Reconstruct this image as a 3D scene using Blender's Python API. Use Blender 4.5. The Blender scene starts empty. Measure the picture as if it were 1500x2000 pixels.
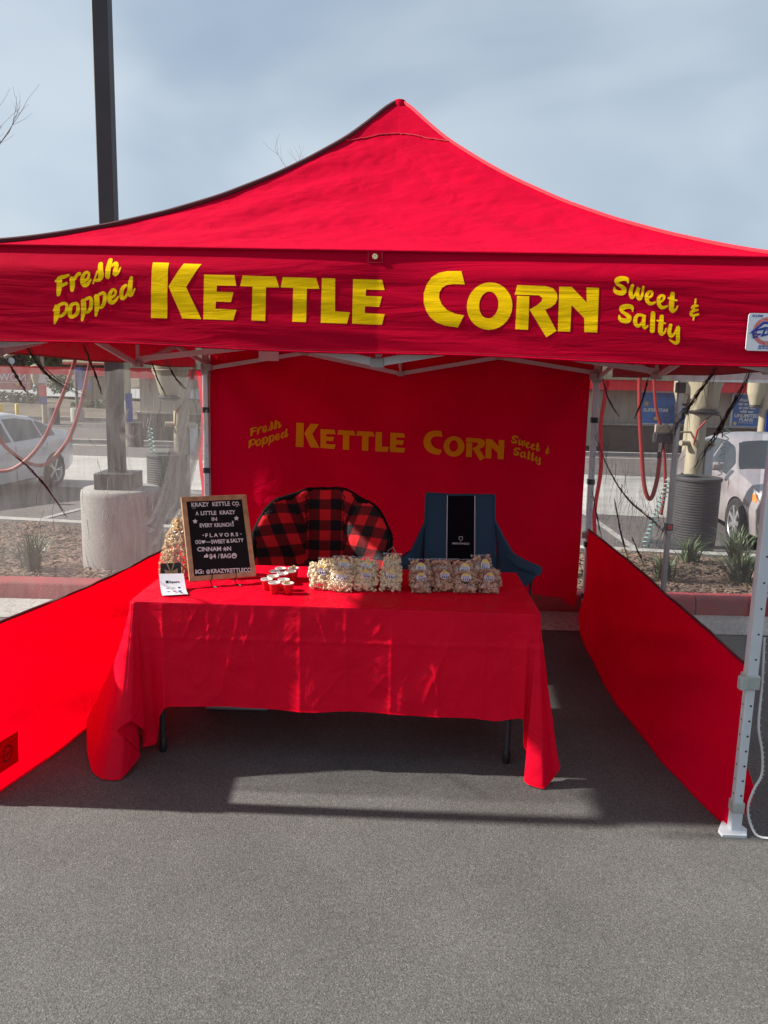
import bpy, bmesh, math, random
from mathutils import Vector, Matrix, noise, Quaternion
from mathutils.geometry import tessellate_polygon
R = math.radians
random.seed(7)
sc = bpy.context.scene
COL = sc.collection

# ------------------------------------------------------------------ camera
cam_d = bpy.data.cameras.new('camera')
cam = bpy.data.objects.new('camera', cam_d); COL.objects.link(cam)
cam_d.sensor_fit = 'HORIZONTAL'; cam_d.sensor_width = 36.0; cam_d.lens = 36.0
cam_d.clip_start = 0.05; cam_d.clip_end = 3000
cam.matrix_world = Matrix.Translation((0, 0, 1.72)) @ Matrix.Rotation(R(80.5), 4, 'X') @ Matrix.Rotation(R(1.4), 4, 'Z')
sc.camera = cam

# ------------------------------------------------------------------ sky, sun, exposure
TO_SUN = Vector((-1.0, 0.03, 0.72)).normalized()
SUN_EL = math.asin(TO_SUN.z); SUN_AZ = math.atan2(TO_SUN.x, TO_SUN.y)
world = bpy.data.worlds.new('World'); sc.world = world; world.use_nodes = True
wn = world.node_tree; wn.nodes.clear()
w_out = wn.nodes.new('ShaderNodeOutputWorld'); w_bg = wn.nodes.new('ShaderNodeBackground')
w_bg.inputs['Strength'].default_value = 0.088
sky = wn.nodes.new('ShaderNodeTexSky'); sky.sky_type = 'NISHITA'; sky.sun_disc = False
sky.sun_elevation = SUN_EL; sky.sun_rotation = SUN_AZ
sky.air_density = 1.0; sky.dust_density = 2.5; sky.ozone_density = 1.0
tc = wn.nodes.new('ShaderNodeTexCoord')
mp = wn.nodes.new('ShaderNodeMapping'); mp.inputs['Scale'].default_value = (1.0, 1.0, 2.2); mp.inputs['Rotation'].default_value = (0.2, 0.35, 0.4)
wn.links.new(tc.outputs['Generated'], mp.inputs['Vector'])
n1 = wn.nodes.new('ShaderNodeTexNoise'); n1.inputs['Scale'].default_value = 2.1; n1.inputs['Detail'].default_value = 4; n1.inputs['Roughness'].default_value = 0.42; n1.inputs['Distortion'].default_value = 0.25
wn.links.new(mp.outputs['Vector'], n1.inputs['Vector'])
rp = wn.nodes.new('ShaderNodeValToRGB'); rp.color_ramp.interpolation = 'EASE'
rp.color_ramp.elements[0].position = 0.35; rp.color_ramp.elements[0].color = (2.2, 2.75, 3.4, 1)
rp.color_ramp.elements[1].position = 0.64; rp.color_ramp.elements[1].color = (3.75, 4.2, 4.55, 1)
wn.links.new(n1.outputs['Fac'], rp.inputs['Fac'])
mx = wn.nodes.new('ShaderNodeMix'); mx.data_type = 'RGBA'; mx.inputs['Factor'].default_value = 0.78
wn.links.new(sky.outputs['Color'], mx.inputs['A']); wn.links.new(rp.outputs['Color'], mx.inputs['B'])
wn.links.new(mx.outputs['Result'], w_bg.inputs['Color']); wn.links.new(w_bg.outputs['Background'], w_out.inputs['Surface'])

sun_d = bpy.data.lights.new('sun', 'SUN'); sun_d.energy = 5.0; sun_d.angle = R(1.2); sun_d.color = (1.0, 0.95, 0.87)
sun = bpy.data.objects.new('sun', sun_d); COL.objects.link(sun)
sun.rotation_mode = 'QUATERNION'; sun.rotation_quaternion = TO_SUN.to_track_quat('Z', 'Y'); sun.location = (-20, 2, 18)

vs = sc.view_settings; vs.view_transform = 'Standard'; vs.look = 'None'; vs.exposure = 1.0; vs.gamma = 1.0; vs.use_curve_mapping = False
sc.render.engine = 'CYCLES'; sc.cycles.use_denoising = True
sc.cycles.max_bounces = 8; sc.cycles.transparent_max_bounces = 24; sc.cycles.transmission_bounces = 6
sc.cycles.caustics_reflective = False; sc.cycles.caustics_refractive = False; sc.cycles.sample_clamp_indirect = 6

# ------------------------------------------------------------------ helpers
def nz(x, y, z=0.0): return noise.noise(Vector((x, y, z)))

class MB:
    """collects shapes, builds ONE mesh object"""
    def __init__(s): s.v = []; s.f = []; s.uv = None; s.sm = True
    def add(s, vs, fs):
        o = len(s.v); s.v += [tuple(p) for p in vs]; s.f += [tuple(i + o for i in f) for f in fs]; return s
    def box(s, c, d, rz=0.0, m=None):
        x, y, z = d[0] / 2, d[1] / 2, d[2] / 2
        vs = [Vector((a * x, b * y, e * z)) for a in (-1, 1) for b in (-1, 1) for e in (-1, 1)]
        rot = m if m is not None else Matrix.Rotation(rz, 3, 'Z')
        return s.add([rot @ p + Vector(c) for p in vs], [(0, 1, 3, 2), (4, 6, 7, 5), (0, 4, 5, 1), (2, 3, 7, 6), (0, 2, 6, 4), (1, 5, 7, 3)])
    def bar(s, a, b, w, h, up=(0, 0, 1)):
        a = Vector(a); b = Vector(b); d = (b - a); L = d.length; d.normalize()
        u = Vector(up); x = d.cross(u)
        if x.length < 1e-5: x = d.cross(Vector((0, 1, 0)))
        x.normalize(); u = x.cross(d)
        m = Matrix((x, d, u)).transposed()
        return s.box((a + b) / 2, (w, L, h), m=m)
    def tube(s, pts, r, n=8, cap=True):
        pts = [Vector(p) for p in pts]; k = len(pts)
        rs = r if isinstance(r, (list, tuple)) else [r] * k
        vs = []; fs = []; prev = None
        for i, p in enumerate(pts):
            d = (pts[min(i + 1, k - 1)] - pts[max(i - 1, 0)])
            if d.length < 1e-9: d = Vector((0, 0, 1))
            d.normalize()
            if prev is None:
                a = d.orthogonal().normalized()
            else:
                a = (prev - d * prev.dot(d))
                a = a.normalized() if a.length > 1e-6 else d.orthogonal().normalized()
            prev = a; b = d.cross(a)
            for j in range(n):
                t = 2 * math.pi * j / n
                vs.append(p + (a * math.cos(t) + b * math.sin(t)) * rs[i])
        for i in range(k - 1):
            for j in range(n):
                fs.append((i * n + j, i * n + (j + 1) % n, (i + 1) * n + (j + 1) % n, (i + 1) * n + j))
        if cap:
            fs.append(tuple(range(n - 1, -1, -1))); fs.append(tuple((k - 1) * n + j for j in range(n)))
        return s.add(vs, fs)
    def lathe(s, prof, c=(0, 0, 0), n=24, axis=None, capb=False, capt=False):
        vs = []; fs = []; c = Vector(c)
        q = Vector((0, 0, 1)).rotation_difference(Vector(axis)) if axis is not None else None
        for r, z in prof:
            for j in range(n):
                t = 2 * math.pi * j / n; p = Vector((r * math.cos(t), r * math.sin(t), z))
                vs.append(c + (q @ p if q else p))
        k = len(prof)
        for i in range(k - 1):
            for j in range(n):
                fs.append((i * n + j, i * n + (j + 1) % n, (i + 1) * n + (j + 1) % n, (i + 1) * n + j))
        if capb: fs.append(tuple(range(n - 1, -1, -1)))
        if capt: fs.append(tuple((k - 1) * n + j for j in range(n)))
        return s.add(vs, fs)
    def grid(s, fn, nu, nv):
        vs = [fn(i / nu, j / nv) for j in range(nv + 1) for i in range(nu + 1)]
        fs = [(j * (nu + 1) + i, j * (nu + 1) + i + 1, (j + 1) * (nu + 1) + i + 1, (j + 1) * (nu + 1) + i) for j in range(nv) for i in range(nu)]
        return s.add(vs, fs)
    def prism(s, poly, z0, z1, m=None):
        """polygon in xy pushed from z0 to z1, optional 4x4 matrix"""
        n = len(poly); vs = [Vector((x, y, z0)) for x, y in poly] + [Vector((x, y, z1)) for x, y in poly]
        if m is not None: vs = [m @ p for p in vs]
        tri = tessellate_polygon([[Vector((x, y, 0)) for x, y in poly]])
        fs = [tuple(reversed(t)) for t in tri] + [tuple(i + n for i in t) for t in tri]
        fs += [(i, (i + 1) % n, (i + 1) % n + n, i + n) for i in range(n)]
        return s.add(vs, fs)
    def mesh(s, name, mat, smooth=True, ang=40):
        me = bpy.data.meshes.new(name); me.from_pydata(s.v, [], s.f); me.validate()
        bm = bmesh.new(); bm.from_mesh(me); bmesh.ops.recalc_face_normals(bm, faces=bm.faces) if getattr(s, 'fixn', True) else None
        bm.to_mesh(me); bm.free()
        if mat is not None: me.materials.append(mat)
        if smooth:
            me.shade_smooth(); me.set_sharp_from_angle(angle=R(ang))
        if s.uv is not None and len(s.uv) == len(me.vertices):
            ul = me.uv_layers.new(name='UVMap')
            for l in me.loops: ul.data[l.index].uv = s.uv[l.vertex_index]
        return me
    def build(s, name, mat, parent=None, smooth=True, ang=40, loc=None, bevel=0):
        o = bpy.data.objects.new(name, s.mesh(name, mat, smooth, ang)); COL.objects.link(o)
        if parent is not None: o.parent = parent
        if loc is not None: o.location = loc
        if bevel:
            b = o.modifiers.new('bevel', 'BEVEL'); b.width = bevel; b.segments = 2; b.limit_method = 'ANGLE'; b.angle_limit = R(35)
        return o

def tag(o, label=None, cat=None, group=None, kind=None):
    if label: o['label'] = label
    if cat: o['category'] = cat
    if group: o['group'] = group
    if kind: o['kind'] = kind
    return o
def thing(name, label, cat, loc=(0, 0, 0), rz=0.0, group=None):
    o = bpy.data.objects.new(name, None); COL.objects.link(o); o.location = loc; o.rotation_euler = (0, 0, rz)
    o.empty_display_size = 0.1
    return tag(o, label, cat, group)
def copy_tree(o, parent=None):
    c = o.copy(); COL.objects.link(c); c.parent = parent
    for ch in list(o.children): copy_tree(ch, c)
    return c
def obj(name, me, parent=None, loc=(0, 0, 0), rot=(0, 0, 0), sc_=(1, 1, 1)):
    o = bpy.data.objects.new(name, me); COL.objects.link(o); o.parent = parent
    o.location = loc; o.rotation_euler = rot; o.scale = sc_
    return o

# ------------------------------------------------------------------ materials
def mat(name, col, rough=0.6, metal=0.0, var=0.12, nscale=8.0, bump=0.0, bscale=60.0, spec=0.5, coat=0.0, detail=4.0, col2=None):
    m = bpy.data.materials.new(name); m.use_nodes = True; nt = m.node_tree; b = nt.nodes['Principled BSDF']
    b.inputs['Roughness'].default_value = rough; b.inputs['Metallic'].default_value = metal
    b.inputs['Specular IOR Level'].default_value = spec; b.inputs['Coat Weight'].default_value = coat
    b.inputs['Coat Roughness'].default_value = 0.05
    t = nt.nodes.new('ShaderNodeTexCoord')
    n = nt.nodes.new('ShaderNodeTexNoise'); n.inputs['Scale'].default_value = nscale; n.inputs['Detail'].default_value = detail
    nt.links.new(t.outputs['Object'], n.inputs['Vector'])
    r = nt.nodes.new('ShaderNodeValToRGB')
    r.color_ramp.elements[0].position = 0.3; r.color_ramp.elements[1].position = 0.7
    r.color_ramp.elements[0].color = (*[c * (1 - var) for c in col], 1); r.color_ramp.elements[1].color = (*(col2 or [min(1, c * (1 + var)) for c in col]), 1)
    nt.links.new(n.outputs['Fac'], r.inputs['Fac']); nt.links.new(r.outputs['Color'], b.inputs['Base Color'])
    if bump:
        n2 = nt.nodes.new('ShaderNodeTexNoise'); n2.inputs['Scale'].default_value = bscale; n2.inputs['Detail'].default_value = 5
        nt.links.new(t.outputs['Object'], n2.inputs['Vector'])
        bp = nt.nodes.new('ShaderNodeBump'); bp.inputs['Strength'].default_value = bump; bp.inputs['Distance'].default_value = 0.01
        nt.links.new(n2.outputs['Fac'], bp.inputs['Height']); nt.links.new(bp.outputs['Normal'], b.inputs['Normal'])
    return m

def fabric(name, col, trans_col=None, tmix=0.3, wr=0.25, wscale=(6, 6, 6), fine=0.12, rough=0.75, sheen=0.0, crinkle=None, spec=0.02, cdepth=0.12):
    """cloth: diffuse front with translucent share, soft wrinkles and weave relief"""
    m = bpy.data.materials.new(name); m.use_nodes = True; nt = m.node_tree; b = nt.nodes['Principled BSDF']
    L = nt.links.new; out = nt.nodes['Material Output']
    b.inputs['Roughness'].default_value = rough; b.inputs['Specular IOR Level'].default_value = spec; b.inputs['Sheen Weight'].default_value = sheen
    b.inputs['Sheen Tint'].default_value = (1, 0.4, 0.45, 1)
    t = nt.nodes.new('ShaderNodeTexCoord'); mp = nt.nodes.new('ShaderNodeMapping'); mp.inputs['Scale'].default_value = wscale
    L(t.outputs['Object'], mp.inputs['Vector'])
    n = nt.nodes.new('ShaderNodeTexNoise'); n.inputs['Scale'].default_value = 1.0; n.inputs['Detail'].default_value = 5; n.inputs['Distortion'].default_value = 0.8
    L(mp.outputs['Vector'], n.inputs['Vector'])
    hsum = n.outputs['Fac']
    if crinkle:
        mr = nt.nodes.new('ShaderNodeTexNoise'); mr.noise_type = 'RIDGED_MULTIFRACTAL'; mr.inputs['Scale'].default_value = crinkle; mr.inputs['Detail'].default_value = 3; mr.inputs['Distortion'].default_value = 0.6
        mp2 = nt.nodes.new('ShaderNodeMapping'); mp2.inputs['Scale'].default_value = (1, 1, 1.8); L(t.outputs['Object'], mp2.inputs['Vector'])
        L(mp2.outputs['Vector'], mr.inputs['Vector'])
        ad = nt.nodes.new('ShaderNodeMath'); ad.operation = 'MULTIPLY_ADD'; ad.inputs[1].default_value = cdepth
        L(mr.outputs['Fac'], ad.inputs[0]); L(n.outputs['Fac'], ad.inputs[2]); hsum = ad.outputs[0]
    bp = nt.nodes.new('ShaderNodeBump'); bp.inputs['Strength'].default_value = wr; bp.inputs['Distance'].default_value = 0.03; L(hsum, bp.inputs['Height'])
    n2 = nt.nodes.new('ShaderNodeTexNoise'); n2.inputs['Scale'].default_value = 420; n2.inputs['Detail'].default_value = 2; L(t.outputs['Object'], n2.inputs['Vector'])
    bp2 = nt.nodes.new('ShaderNodeBump'); bp2.inputs['Strength'].default_value = fine; bp2.inputs['Distance'].default_value = 0.002
    L(n2.outputs['Fac'], bp2.inputs['Height']); L(bp.outputs['Normal'], bp2.inputs['Normal']); L(bp2.outputs['Normal'], b.inputs['Normal'])
    n3 = nt.nodes.new('ShaderNodeTexNoise'); n3.inputs['Scale'].default_value = 3.0; n3.inputs['Detail'].default_value = 6; L(t.outputs['Object'], n3.inputs['Vector'])
    r = nt.nodes.new('ShaderNodeValToRGB'); r.color_ramp.elements[0].position = 0.3; r.color_ramp.elements[1].position = 0.7
    r.color_ramp.elements[0].color = (*[c * 0.93 for c in col], 1); r.color_ramp.elements[1].color = (*[c * 1.05 for c in col], 1)
    L(n3.outputs['Fac'], r.inputs['Fac']); L(r.outputs['Color'], b.inputs['Base Color'])
    if tmix > 0:
        tr = nt.nodes.new('ShaderNodeBsdfTranslucent'); tr.inputs['Color'].default_value = (*(trans_col or col), 1); L(bp.outputs['Normal'], tr.inputs['Normal'])
        ms = nt.nodes.new('ShaderNodeMixShader'); ms.inputs['Fac'].default_value = tmix
        L(b.outputs['BSDF'], ms.inputs[1]); L(tr.outputs['BSDF'], ms.inputs[2]); L(ms.outputs['Shader'], out.inputs['Surface'])
    return m

def screen_mat(name, col, cover, streak=0.25):
    """fine insect netting: threads too fine to model, so partly see-through cloth"""
    m = bpy.data.materials.new(name); m.use_nodes = True; nt = m.node_tree; nt.nodes.clear(); L = nt.links.new
    out = nt.nodes.new('ShaderNodeOutputMaterial')
    tr = nt.nodes.new('ShaderNodeBsdfTransparent')
    d = nt.nodes.new('ShaderNodeBsdfDiffuse'); d.inputs['Color'].default_value = (*col, 1)
    tl = nt.nodes.new('ShaderNodeBsdfTranslucent'); tl.inputs['Color'].default_value = (*col, 1)
    a = nt.nodes.new('ShaderNodeMixShader'); a.inputs['Fac'].default_value = 0.5
    L(d.outputs['BSDF'], a.inputs[1]); L(tl.outputs['BSDF'], a.inputs[2])
    t = nt.nodes.new('ShaderNodeTexCoord'); mp = nt.nodes.new('ShaderNodeMapping'); mp.inputs['Scale'].default_value = (2, 5, 1.5); mp.inputs['Rotation'].default_value = (0.5, 0, 0)
    n = nt.nodes.new('ShaderNodeTexNoise'); n.inputs['Scale'].default_value = 2.0; n.inputs['Detail'].default_value = 7; n.inputs['Distortion'].default_value = 1.2
    L(t.outputs['Object'], mp.inputs['Vector']); L(mp.outputs['Vector'], n.inputs['Vector'])
    mr = nt.nodes.new('ShaderNodeMapRange'); mr.inputs['From Min'].default_value = 0.3; mr.inputs['From Max'].default_value = 0.72
    mr.inputs['To Min'].default_value = max(0, cover - streak * 0.4); mr.inputs['To Max'].default_value = min(1, cover + streak * 0.6)
    L(n.outputs['Fac'], mr.inputs['Value'])
    ms = nt.nodes.new('ShaderNodeMixShader'); L(mr.outputs['Result'], ms.inputs['Fac']); L(tr.outputs['BSDF'], ms.inputs[1]); L(a.outputs['Shader'], ms.inputs[2])
    L(ms.outputs['Shader'], out.inputs['Surface'])
    return m

def film_mat(name, tint, clear=0.86):
    m = bpy.data.materials.new(name); m.use_nodes = True; nt = m.node_tree; nt.nodes.clear(); L = nt.links.new
    out = nt.nodes.new('ShaderNodeOutputMaterial'); tr = nt.nodes.new('ShaderNodeBsdfTransparent'); tr.inputs['Color'].default_value = (*tint, 1)
    g = nt.nodes.new('ShaderNodeBsdfGlossy'); g.inputs['Roughness'].default_value = 0.08; g.inputs['Color'].default_value = (0.9, 0.9, 0.9, 1)
    d = nt.nodes.new('ShaderNodeBsdfDiffuse'); d.inputs['Color'].default_value = (0.75, 0.75, 0.75, 1)
    t = nt.nodes.new('ShaderNodeTexCoord'); n = nt.nodes.new('ShaderNodeTexNoise'); n.inputs['Scale'].default_value = 45; n.inputs['Detail'].default_value = 3; n.inputs['Distortion'].default_value = 1
    L(t.outputs['Object'], n.inputs['Vector']); bp = nt.nodes.new('ShaderNodeBump'); bp.inputs['Strength'].default_value = 0.7; bp.inputs['Distance'].default_value = 0.01
    L(n.outputs['Fac'], bp.inputs['Height']); L(bp.outputs['Normal'], g.inputs['Normal'])
    a = nt.nodes.new('ShaderNodeMixShader'); a.inputs['Fac'].default_value = 0.22; L(g.outputs['BSDF'], a.inputs[1]); L(d.outputs['BSDF'], a.inputs[2])
    ms = nt.nodes.new('ShaderNodeMixShader'); ms.inputs['Fac'].default_value = 1 - clear; L(tr.outputs['BSDF'], ms.inputs[1]); L(a.outputs['Shader'], ms.inputs[2])
    L(ms.outputs['Shader'], out.inputs['Surface'])
    return m

def speckle_mat(name, base, light, dark, rough=0.9, scale=170, bump=0.6, patch=0.18):
    """asphalt / concrete: aggregate flecks, soft patches, rough relief"""
    m = bpy.data.materials.new(name); m.use_nodes = True; nt = m.node_tree; b = nt.nodes['Principled BSDF']; L = nt.links.new
    b.inputs['Roughness'].default_value = rough; b.inputs['Specular IOR Level'].default_value = 0.3
    t = nt.nodes.new('ShaderNodeTexCoord')
    vo = nt.nodes.new('ShaderNodeTexVoronoi'); vo.inputs['Scale'].default_value = scale; L(t.outputs['Object'], vo.inputs['Vector'])
    bw = nt.nodes.new('ShaderNodeSeparateColor'); L(vo.outputs['Color'], bw.inputs['Color'])
    r = nt.nodes.new('ShaderNodeValToRGB'); cr = r.color_ramp
    cr.elements[0].position = 0.0; cr.elements[0].color = (*dark, 1); cr.elements[1].position = 1.0; cr.elements[1].color = (*light, 1)
    e = cr.elements.new(0.45); e.color = (*base, 1); e = cr.elements.new(0.9); e.color = (*[c * 1.25 for c in base], 1)
    L(bw.outputs['Red'], r.inputs['Fac'])
    n = nt.nodes.new('ShaderNodeTexNoise'); n.inputs['Scale'].default_value = 1.3; n.inputs['Detail'].default_value = 7; n.inputs['Roughness'].default_value = 0.65; L(t.outputs['Object'], n.inputs['Vector'])
    r2 = nt.nodes.new('ShaderNodeMapRange'); r2.inputs['From Min'].default_value = 0.3; r2.inputs['From Max'].default_value = 0.7; r2.inputs['To Min'].default_value = 1 - patch; r2.inputs['To Max'].default_value = 1 + patch
    L(n.outputs['Fac'], r2.inputs['Value'])
    n4 = nt.nodes.new('ShaderNodeTexNoise'); n4.inputs['Scale'].default_value = 0.55; n4.inputs['Detail'].default_value = 9; n4.inputs['Roughness'].default_value = 0.7; n4.inputs['Distortion'].default_value = 1.5; L(t.outputs['Object'], n4.inputs['Vector'])
    r4 = nt.nodes.new('ShaderNodeMapRange'); r4.inputs['From Min'].default_value = 0.58; r4.inputs['From Max'].default_value = 0.72; r4.inputs['To Min'].default_value = 1.0; r4.inputs['To Max'].default_value = 1 - patch * 1.3; L(n4.outputs['Fac'], r4.inputs['Value'])
    mm = nt.nodes.new('ShaderNodeMath'); mm.operation = 'MULTIPLY'; L(r2.outputs['Result'], mm.inputs[0]); L(r4.outputs['Result'], mm.inputs[1])
    vm = nt.nodes.new('ShaderNodeVectorMath'); vm.operation = 'SCALE'; L(r.outputs['Color'], vm.inputs[0]); L(mm.outputs[0], vm.inputs['Scale'])
    L(vm.outputs['Vector'], b.inputs['Base Color'])
    n2 = nt.nodes.new('ShaderNodeTexNoise'); n2.inputs['Scale'].default_value = scale * 0.6; n2.inputs['Detail'].default_value = 4; L(t.outputs['Object'], n2.inputs['Vector'])
    bp = nt.nodes.new('ShaderNodeBump'); bp.inputs['Strength'].default_value = bump; bp.inputs['Distance'].default_value = 0.006
    L(n2.outputs['Fac'], bp.inputs['Height']); L(bp.outputs['Normal'], b.inputs['Normal'])
    return m

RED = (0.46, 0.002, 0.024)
M = {}
M['asphalt'] = speckle_mat('asphalt', (0.090, 0.088, 0.084), (0.17, 0.165, 0.155), (0.052, 0.051, 0.049), scale=280)
M['lot'] = speckle_mat('lot_paving', (0.11, 0.098, 0.095), (0.18, 0.17, 0.16), (0.07, 0.065, 0.06), scale=60)
M['concrete'] = speckle_mat('concrete', (0.27, 0.262, 0.245), (0.33, 0.32, 0.3), (0.21, 0.205, 0.19), scale=200, bump=0.2, patch=0.10)
M['pale_concrete'] = speckle_mat('pale_concrete', (0.33, 0.32, 0.30), (0.39, 0.38, 0.36), (0.27, 0.26, 0.25), scale=60, bump=0.2)
M['red_kerb'] = mat('red_kerb_paint', (0.27, 0.035, 0.04), rough=0.75, var=0.25, nscale=5, bump=0.3, bscale=70, detail=8)
M['mulch'] = mat('mulch', (0.085, 0.055, 0.038), rough=0.95, var=0.5, nscale=22, bump=0.8, bscale=40, detail=8)
M['chip_a'] = mat('bark_chip', (0.16, 0.105, 0.075), rough=0.9, var=0.55, nscale=3.7, bump=0.3, bscale=120)
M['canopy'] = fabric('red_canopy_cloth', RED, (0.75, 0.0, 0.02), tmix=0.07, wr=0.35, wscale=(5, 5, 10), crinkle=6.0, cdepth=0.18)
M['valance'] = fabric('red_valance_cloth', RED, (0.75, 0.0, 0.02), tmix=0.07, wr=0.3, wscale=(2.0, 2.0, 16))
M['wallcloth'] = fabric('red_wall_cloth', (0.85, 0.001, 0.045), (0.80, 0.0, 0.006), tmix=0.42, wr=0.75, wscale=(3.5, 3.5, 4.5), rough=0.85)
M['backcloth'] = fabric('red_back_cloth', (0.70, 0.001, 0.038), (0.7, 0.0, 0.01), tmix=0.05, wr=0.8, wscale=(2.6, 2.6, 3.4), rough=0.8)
M['tablecloth'] = fabric('red_table_cloth', (0.80, 0.002, 0.026), (0.7, 0.0, 0.02), tmix=0.06, wr=0.7, wscale=(5, 5, 5), rough=0.5, crinkle=3.0, cdepth=0.35, spec=0.10)
M['hem'] = mat('dark_red_hem', (0.1, 0.004, 0.012), rough=0.85)
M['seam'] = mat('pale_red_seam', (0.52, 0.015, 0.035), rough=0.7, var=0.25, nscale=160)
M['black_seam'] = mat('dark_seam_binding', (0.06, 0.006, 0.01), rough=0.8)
M['yellow'] = fabric('yellow_print', (1.0, 0.62, 0.005), (0.6, 0.35, 0.0), tmix=0.08, wr=0.25, wscale=(2.0, 2.0, 16), rough=0.55, sheen=0.0)
M['white_metal'] = mat('white_painted_metal', (0.58, 0.61, 0.65), rough=0.35, var=0.05)
M['grey_metal'] = mat('grey_metal', (0.36, 0.36, 0.36), rough=0.4, metal=0.6)
M['bracket'] = mat('grey_plastic_bracket', (0.4, 0.42, 0.4), rough=0.5)
M['black'] = mat('black_plastic', (0.012, 0.012, 0.014), rough=0.5)
M['table_leg'] = mat('charcoal_powder_coat', (0.035, 0.04, 0.045), rough=0.45)
M['pole'] = mat('dark_bronze_paint', (0.035, 0.034, 0.036), rough=0.55, var=0.2, nscale=3)
M['screen_l'] = screen_mat('insect_net', (0.25, 0.24, 0.235), 0.31, 0.24)
M['screen_r'] = screen_mat('insect_net_shaded', (0.30, 0.285, 0.285), 0.30, 0.24)
M['fold_sunlit'] = screen_mat('bunched_net_sunlit', (0.36, 0.36, 0.36), 0.22, 0.3)  # net folds with sunlight put into the paler colour
M['fold_shaded'] = screen_mat('bunched_net_shaded', (0.02, 0.02, 0.022), 0.78, 0.5)  # same net, shade of the folds put into the near-black colour
M['zip'] = mat('white_zip_tape', (0.6, 0.6, 0.6), rough=0.6)
M['white'] = mat('white_plastic', (0.78, 0.78, 0.78), rough=0.4, var=0.03)
M['paper'] = mat('white_paper', (0.74, 0.76, 0.82), rough=0.7, var=0.03)
M['letter_white'] = mat('white_letter_plastic', (0.85, 0.86, 0.84), rough=0.45, var=0.02)
M['felt'] = mat('black_felt', (0.008, 0.008, 0.01), rough=0.95, var=0.3)
M['oak'] = mat('oak_frame', (0.5, 0.31, 0.16), rough=0.5, var=0.25, nscale=30, bump=0.1)
M['blue_print'] = mat('blue_print', (0.012, 0.04, 0.3), rough=0.5, var=0.02)
M['red_print'] = mat('red_print', (0.6, 0.03, 0.04), rough=0.5, var=0.02)
M['pink_print'] = mat('pink_print', (0.75, 0.3, 0.3), rough=0.5, var=0.02)
# ------------------------------------------------------------------ ground, kerbs, planting bed
def lot_z(y): return -0.10 - 0.02 * max(0.0, min(y, 27.0) - 8.0)
FK = lambda x: 7.70 - 0.13 * x                       # far kerb line
m = MB(); m.grid(lambda u, v: (-90 + 180 * u, -60 + 66.2 * v, 0.0), 4, 4)
tag(m.build('parking_lot', M['asphalt']), kind='structure')
m = MB(); m.grid(lambda u, v: (-30 + 60 * u, 5.29 + 0.43 * v, 0.006 + 0.012 * v), 30, 2)
tag(m.build('gutter', M['pale_concrete']), kind='structure')
m = MB()
xs = [-30, -21, -12, -3.9, 2.42, 8.5, 18, 30]
for a, b in zip(xs, xs[1:]):
    prof = [(5.722, -0.02), (5.732, 0.125), (5.742, 0.143), (5.76, 0.15), (5.88, 0.152), (5.88, -0.02)]
    m.add([(a + 0.006, y, z) for y, z in prof] + [(b - 0.006, y, z) for y, z in prof],
          [(i, i + 1, i + 7, i + 6) for i in range(5)] + [tuple(range(5, -1, -1)), tuple(range(6, 12))])
tag(m.build('red_kerb', M['red_kerb'], ang=60), kind='structure')
def bed(u, v):
    x = -24 + 48 * u; y0 = 5.88; y1 = FK(x) - 0.02; y = y0 + (y1 - y0) * v
    return (x, y, 0.125 + 0.03 * nz(x * 1.5, y * 1.5) + 0.015 * nz(x * 6, y * 6, 3))
m = MB(); m.grid(bed, 240, 16)
tag(m.build('planting_bed', M['mulch']), kind='structure')
m = MB()
def kb(x, dy, z): return (x, FK(x) + dy, z)
for a, b in ((-24, -9), (-9, 0), (0, 6), (6, 24)):
    pr = [(0, 0.0), (0, 0.16), (0.15, 0.16), (0.165, 0.14), (0.18, -0.4)]
    m.add([kb(a + .005, d, z) for d, z in pr] + [kb(b - .005, d, z) for d, z in pr], [(i, i + 1, i + 6, i + 5) for i in range(4)] + [(4, 3, 2, 1, 0), (5, 6, 7, 8, 9)])
tag(m.build('far_kerb', M['pale_concrete'], ang=50), kind='structure')
m = MB(); ys = [7.0, 8.0, 12, 17, 22, 27, 60, 200, 900]
m.grid(lambda u, v: (-900 + 1800 * u, ys[int(round(v * 8))] - (0.13 * (-900 + 1800 * u) if False else 0), lot_z(ys[int(round(v * 8))]) - (0.0 if v > 0.05 else 0.3)), 2, 8)
tag(m.build('car_wash_lot', M['lot']), kind='structure')
m = MB(); m.grid(lambda u, v: ((lambda x: (x, (12.2 - 0.2 * x) + (6.7 + 0.25 * x * 0.2) * v, lot_z((12.2 - 0.2 * x) + (6.7 + 0.05 * x) * v) + 0.006))(-14 + 28 * u)), 14, 12)
tag(m.build('concrete_drive', M['pale_concrete']), kind='structure')
M['line'] = mat('white_line_paint', (0.28, 0.27, 0.26), rough=0.8, var=0.35, nscale=12)
def stripe(x0, y0, x1, y1, w=0.1):
    d = Vector((x1 - x0, y1 - y0)).normalized(); n = Vector((-d.y, d.x)) * w / 2
    m = MB(); pts = []
    for t in range(9):
        x = x0 + (x1 - x0) * t / 8; y = y0 + (y1 - y0) * t / 8
        pts += [(x - n.x, y - n.y, lot_z(y) + 0.011), (x + n.x, y + n.y, lot_z(y) + 0.011)]
    m.add(pts, [(2 * i, 2 * i + 1, 2 * i + 3, 2 * i + 2) for i in range(8)])
    tag(m.build('stall_line', M['line']), kind='structure')
for x0, y0, x1, y1 in ((-4.6, 8.9, -3.95, 13.4), (-7.6, 9.2, -6.9, 13.7), (2.9, 8.1, 3.1, 12.2), (5.9, 7.6, 6.3, 12.0), (0.2, 8.5, 0.6, 12.6)):
    stripe(x0, y0, x1, y1)
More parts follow.
